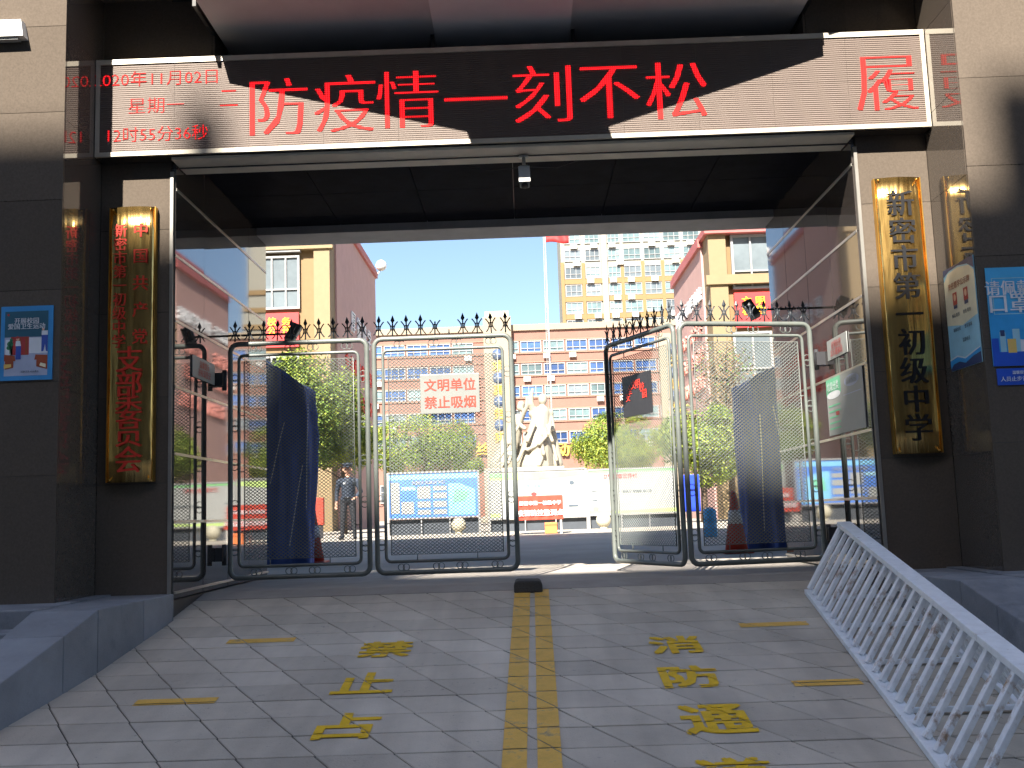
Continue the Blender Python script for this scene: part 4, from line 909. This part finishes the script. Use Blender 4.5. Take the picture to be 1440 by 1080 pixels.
# --- main school building
def school():
    Y = 150.0; k = Y / F; t = thing('school_building', 'long pink brick school building with bands of blue windows', 'building', (0, Y, 1.06))
    zt = atY(740, 465, Y).z; MB().box(-62, 62, Y, Y + 16, 1.06, zt).build('wall', 'brick_pink', t)
    MB().box(-62.3, 62.3, Y - .35, Y + 16.3, zt, zt + .9).build('parapet', 'cream_wall', t)
    rows = [(478, 494), (509, 526), (541, 557), (575, 591), (607, 623)]
    zz = [(atY(790, b, Y).z, atY(790, a, Y).z) for a, b in rows]
    wms = [window_meshes(3.1, zz[0][1] - zz[0][0], 3, .34, g, .13, .25) for g in ('glass_blue', 'glass_teal', 'glass_grey')]
    rnd = random.Random(5)
    for ri, (a, b) in enumerate(zz):
        MB().box(-62, 62, Y - .12, Y, b + .05, b + .22).build('string_course', 'brick_pale', t); MB().box(-62, 62, Y - .18, Y, a - .22, a - .05).build('string_course', 'brick_pale', t)
        x = -40.0
        while x < 40:
            if not (-6.6 < x + 1.5 < -1.8):
                wm = wms[rnd.choice((0, 0, 0, 1, 1, 2))]; put_window(wm, (x, Y - .2, a), t)
                if rnd.random() < .3: inst('air_conditioner', ACM, (x + rnd.uniform(0, 2), Y - .6, a - .95), t, scale=(1.15, 1.1, 1.15))
            x += 3.35
    # ground floor openings
    for i in range(16):
        x = -34 + i * 4.4
        if -7 < x + 1.5 < -1: continue
        m = window_meshes(2.6, 2.6, 2, .6, 'glass_dark', .14, .2) if i == 0 else m
        put_window(m, (x, Y - .2, 3.6), t)
    # pale stair tower with discs and gold letters
    x0, x1 = atY(683, 560, Y).x, atY(722, 560, Y).x
    tw = MB().box(x0, x1, Y - 1.6, Y, 1.06, atY(700, 448, Y).z).build('stair_tower', 'cream_wall', t)
    MB().box(x0 + .3, x1 - .3, Y - 1.3, Y + 2, atY(700, 448, Y).z, atY(700, 440, Y).z).build('tower_top', 'stone_pale', t)
    xs = [atY(px, 500, Y).x for px in (700, 945)]
    for xc in xs:
        if xc > 0: MB().box(xc - 2, xc + 2, Y - 1.2, Y, 1.06, atY(945, 470, Y).z).build('stair_tower', 'cream_wall', t)
        for i, ch in enumerate('求真务实'):
            zc = atY(700, 517 + i * 33, Y).z; yy = Y - (1.62 if xc < 0 else 1.22)
            m = MB(); put_text(m, ch, (xc, yy, zc), X_, Z_, 1.7, depth=.12, bold=.03); m.build('lettering', 'gold', t)
            M_ = Matrix.Translation((xc, yy, zc + 1.72)) @ Matrix.Rotation(R_(90), 4, 'X'); m = MB(M_); m.lathe((0, 0, 0), [(.8, 0), (.8, .12)], 20); m.build('round_window', 'navy_disc', t)
            M_ = Matrix.Translation((xc, yy - .13, zc + 1.72)); m = MB(M_); m.box(-.78, .78, -.02, .0, -.05, .05); m.box(-.05, .05, -.021, .001, -.78, .78); m.build('glazing_bar', 'frame_white', t)
    for ch, px in (('雨', 655), ('终', 680), ('身', 765), ('动', 791), ('传', 817), ('承', 843)):
        p = atY(px, 632, Y); m = MB(); put_text(m, ch, (p.x, Y - .3, p.z), X_, Z_, 2.1, depth=.25, bold=.03); m.build('lettering', 'gold', t)
school()
# --- apartment tower behind
def tower():
    Y = 178.0; x0 = atY(790, 400, Y).x; x1 = x0 + 34; zt = 64; t = thing('apartment_tower', 'tall cream and orange apartment tower with air conditioners', 'building', ((x0 + x1) / 2, Y, 1.06))
    MB().box(x0, x1, Y, Y + 14, 1.06, zt).build('wall', 'tower_cream', t); MB().box(x0 - .4, x1 + .4, Y - .4, Y + 14.4, zt, zt + 1).build('parapet', 'tower_cream', t)
    z_ref = atY(840, 368, Y).z; xw = lambda px: atY(px, 420, Y).x
    cols = [(796, 819), (825, 846), (857, 875), (879, 904), (908, 932), (936, 960), (964, 988), (992, 1016)]
    wms = {}
    rnd = random.Random(2); F_ = 3.15
    for r in range(-11, 7):
        zb = z_ref + r * F_ + .15; m = 'tower_orange' if r < 0 else 'tower_cream'
        if zb < 6: continue
        if r < 0:
            MB().box(x0 + .3, xw(848), Y - .25, Y, zb - .95, zb - .08).build('spandrel', m, t); MB().box(xw(857), x1 - .2, Y - .25, Y, zb - .95, zb - .08).build('spandrel', m, t)
        for i, (a, b) in enumerate(cols):
            W = round(xw(b) - xw(a), 1); key = (W, rnd.choice(('glass_teal', 'glass_teal', 'glass_grey')))
            if key not in wms: wms[key] = window_meshes(W, F_ - 1.05, 3, .4, key[1], .12, .2)
            put_window(wms[key], (xw(a), Y - .2, zb), t)
            if rnd.random() < .6: inst('air_conditioner', ACM, (xw(a) + rnd.uniform(.2, 1.6), Y - .7, zb - .9), t, scale=(1.35, 1.3, 1.3))
    for a in (822, 877, 906, 934, 962, 990): MB().box(xw(a) - .28, xw(a) + .28, Y - .3, Y, 1.06, z_ref - .2).build('pilaster', 'tower_orange', t)
    MB().box(xw(848), xw(857) - .1, Y - .5, Y, 1.06, zt).build('pilaster', 'tower_cream', t)
    MB().box(x0 - .1, x0 + .5, Y - .35, Y, 1.06, z_ref).build('pilaster', 'tower_orange', t)
tower()
# --- the two teaching blocks flanking the courtyard
def block(s, xin, Y0, Y1, ztop, label, wx, wz, bz, corner_px):
    t = thing('teaching_block', label, 'building', (s * (xin + 6), (Y0 + Y1) / 2, court_z(Y0))); z0 = court_z(Y0)
    MB().box(s * xin, s * (xin + 14), Y0, Y1, z0, ztop).build('wall', 'yellow_wall', t)
    # pink gable wall cladding facing the courtyard, with raised roof edge
    sl_h = ztop; m = MB(); th = .18
    m.box(s * (xin - th), s * xin, Y0 + .9, Y1, z0, sl_h - .2); m.build('side_wall', 'pink_wall', t)
    MB().box(s * (xin - th - .12), s * (xin + .1), Y0 + .8, Y1 + .15, sl_h - .2, sl_h + .12).build('roof_edge', 'maroon', t)
    MB().box(s * (xin - .1), s * (xin + .55), Y0 - .25, Y0 + .899, z0, ztop).build('corner_pier', 'yellow_pale', t)
    MB().box(s * (xin - .25), s * (xin + 14), Y0 - .35, Y0, ztop - 1.9, ztop - 1.55).build('cornice', 'yellow_pale', t)
    MB().box(s * (xin - .25), s * (xin + 14), Y0 - .45, Y1, ztop, ztop + .25).build('roof', 'maroon', t)
    return t
lz = lambda px, py, Y: atY(px, py, Y).z
YL, YR = 41.5, 37.5
xl = -atY(462, 420, YL).x; xr = atY(1002, 420, YR).x
ztl = lz(525, 386, 54); ztr = lz(958, 400, 45.5)
ztl = max(ztl, 12.0)
bl = block(-1, xl, YL, 54, ztl, 'yellow teaching block with pink side wall and round lamp at its roof corner', None, None, None, None)
brk = block(1, xr, YR, 45.5, max(ztr, 11.5), 'yellow teaching block with pink side wall rising behind the half-bare brown tree', None, None, None, None)
def block_front(t, Y, wins, pal):
    for (xa, xb, ya, yb, cols, mid) in wins:
        a, b = atY(xa, yb, Y), atY(xb, ya, Y); wm = window_meshes(abs(b.x - a.x), b.z - a.z, cols, mid, pal, .09, .14); put_window(wm, (a.x, Y - .16, a.z), t)
block_front(bl, YL, [(364, 422, 360, 437, 3, .37), (296, 352, 366, 444, 3, .37), (364, 422, 500, 580, 3, .37), (296, 352, 505, 585, 3, .37), (364, 422, 620, 690, 3, .4)], 'glass_grey')
block_front(brk, YR, [(1030, 1080, 330, 408, 2, .33), (1090, 1145, 326, 404, 2, .33), (1034, 1084, 466, 545, 2, .33), (1094, 1148, 462, 542, 2, .33), (1040, 1090, 600, 675, 2, .4)], 'glass_grey')
for t_, Y, xa, xb, ya, yb in ((bl, YL, 364, 424, 352, 358), (brk, YR, 1003, 1150, 322, 327)):
    a, b = atY(xa, yb, Y), atY(xb, ya, Y); MB().box(a.x, b.x, Y - .3, Y, a.z, b.z).build('window_hood', 'frame_white', t_)
for Y, xa, xb, ya, yb, lb, ch in ((YL, 366, 421, 440, 490, 'red banner with yellow characters under the window of the block with the corner lamp', '校务公开'), (YR, 1034, 1084, 411, 462, 'red banner with yellow characters on the block behind the half-bare brown tree', '文明校园')):
    a, b = atY(xa, yb, Y), atY(xb, ya, Y); t = thing('red_banner', lb, 'banner', ((a.x + b.x) / 2, Y - .12, a.z)); MB().box(a.x, b.x, Y - .14, Y - .02, a.z, b.z).build('cloth', 'banner_red', t)
    for i, c in enumerate(ch):
        m = MB(); put_text(m, c, (a.x + (b.x - a.x) * (.32 + .36 * (i % 2)), Y - .145, b.z - (b.z - a.z) * (.25 + .27 * (i // 2))), X_, Z_, .36, depth=.02, bold=.03); m.build('lettering', 'banner_yellow', t)
# raised lettering on the pink side walls
def wall_text(t, X, ux, lines, matn):
    for (txt, y0, y1, z, sz) in lines:
        n = len(txt)
        for i, c in enumerate(txt):
            if c == ' ': continue
            yy = y0 + (y1 - y0) * (i + .5) / n; m = MB(); put_text(m, c, (X, yy, z), ux, Z_, sz, depth=.06, bold=.02); m.build('lettering', matn if not isinstance(matn, dict) else matn.get(sz, 'white'), t)
pm('letter_pink', (.75, .3, .25), .5)
wall_text(brk, xr - .19, (0, -1, 0), [('新密市第一初级中学欢迎您', 45.0, 38.6, 9.6, .62)], 'white')
wall_text(brk, xr - .19, (0, -1, 0), [('德育为先 教学为主', 45.0, 38.8, 8.35, .6), ('质量为本 全面发展', 45.0, 38.8, 7.35, .6), ('立德树人 求实创新', 45.0, 38.8, 6.3, .6)], 'letter_pink')
wall_text(bl, -xl + .19, (0, 1, 0), [('厚德博学', 45.5, 52, 10.4, 1.1)], 'white'); wall_text(bl, -xl + .19, (0, 1, 0), [('立志成才报效祖国', 44, 53, 8.4, .8), ('求实创新自强不息', 44, 53, 6.9, .8)], 'red_letter')
# lamp at the roof corner
p = Vector((-xl + .3, 54.1, ztl)); t = thing('roof_lamp', 'white globe lamp at the roof corner of the yellow block', 'lamp', p)
MB().tube([p - Vector((.2, 0, .3)), p + Vector((.15, 0, .25))], .05, 6).build('bracket', 'grey_metal', t); MB().lathe(tuple(p + Vector((.2, 0, .2))), [(.3 * math.sin(a), .3 - .3 * math.cos(a)) for a in [math.pi * k / 8 for k in range(1, 8)]], 14).build('globe', 'offwhite', t)
# flagpole
Yf = 75.0; zt = 22.6; xb_ = atY(772, 480, Yf).x
t = thing('flagpole', 'slim steel flagpole standing behind the statue', 'flagpole', (xb_, Yf, 1.05)); MB().tube([(xb_, Yf, 1.05), (xb_, Yf, zt)], [.09, .045], 10).build('pole', 'steel', t)
MB().tube([(xb_ - .28, Yf, 2.5), (xb_ - .12, Yf, zt - .2)], .014, 5).build('halyard', 'grey_metal', t); MB().lathe((xb_, Yf, zt), [(.03, 0), (.1, .08), (.03, .17)], 10).build('finial', 'gold', t)
MB().lathe((xb_, Yf, 1.05), [(.35, 0), (.3, .3), (.12, .34)], 14).build('foot', 'statue', t)
m = MB(); NX, NZ = 14, 6; vs = []
ztf = atY(770, 311, Yf).z; zbf = atY(770, 341, Yf).z
for j in range(NZ + 1):
    for i in range(NX + 1):
        u = i / NX; vs.append((xb_ + .06 + 1.7 * u, Yf - .02 + .16 * math.sin(u * 9 + j * .4) * u, zbf + (ztf - zbf) * j / NZ - .12 * u * u + .05 * math.sin(u * 7)))
m.add(vs, [(j * (NX + 1) + i, j * (NX + 1) + i + 1, (j + 1) * (NX + 1) + i + 1, (j + 1) * (NX + 1) + i) for j in range(NZ) for i in range(NX)], 0, True)
o = m.build('flag', 'banner_red'); so_ = o.modifiers.new('solid', 'SOLIDIFY'); so_.thickness = .01; tag(o, 'red flag flying from the slim steel flagpole', 'flag')

# ================================================================== the building across the street (its shadow falls on the gatehouse)
def opposite():
    Yo = -22.0; t = thing('street_building', 'tall grey building across the street from the school gate', 'building', (-5, Yo - 7, -.02))
    for (xa, xb, H) in ((-44, -10.08, 33.25), (-10.08, -5.6, 32.15), (-5.6, -3.95, 32.5), (-3.95, 30, 33.42)):
        MB().box(xa, xb, Yo - 14, Yo, -.02, H).build('wall', 'opp_wall', t)
    o = MB(); o.add([(-10.9, Yo - .4, 33.2), (-10.4, Yo - .4, 33.2), (-10.4, Yo, 33.2), (-10.9, Yo, 33.2), (-10.83, Yo - .35, 34.3), (-10.53, Yo - .35, 34.3), (-10.53, Yo - .02, 34.3), (-10.83, Yo - .02, 34.3)],
                    [(0, 3, 2, 1), (4, 5, 6, 7), (0, 1, 5, 4), (1, 2, 6, 5), (2, 3, 7, 6), (3, 0, 4, 7)]); o.build('chimney', 'opp_wall', t)
    wm = MB().box(0, 2.0, 0, .08, 0, 1.7).mesh('window', 'glass_opp')
    for r in range(9):
        for c in range(17): inst('window', wm, (-42 + c * 4.2, Yo + .001, 2.2 + r * 3.2), t)
opposite()
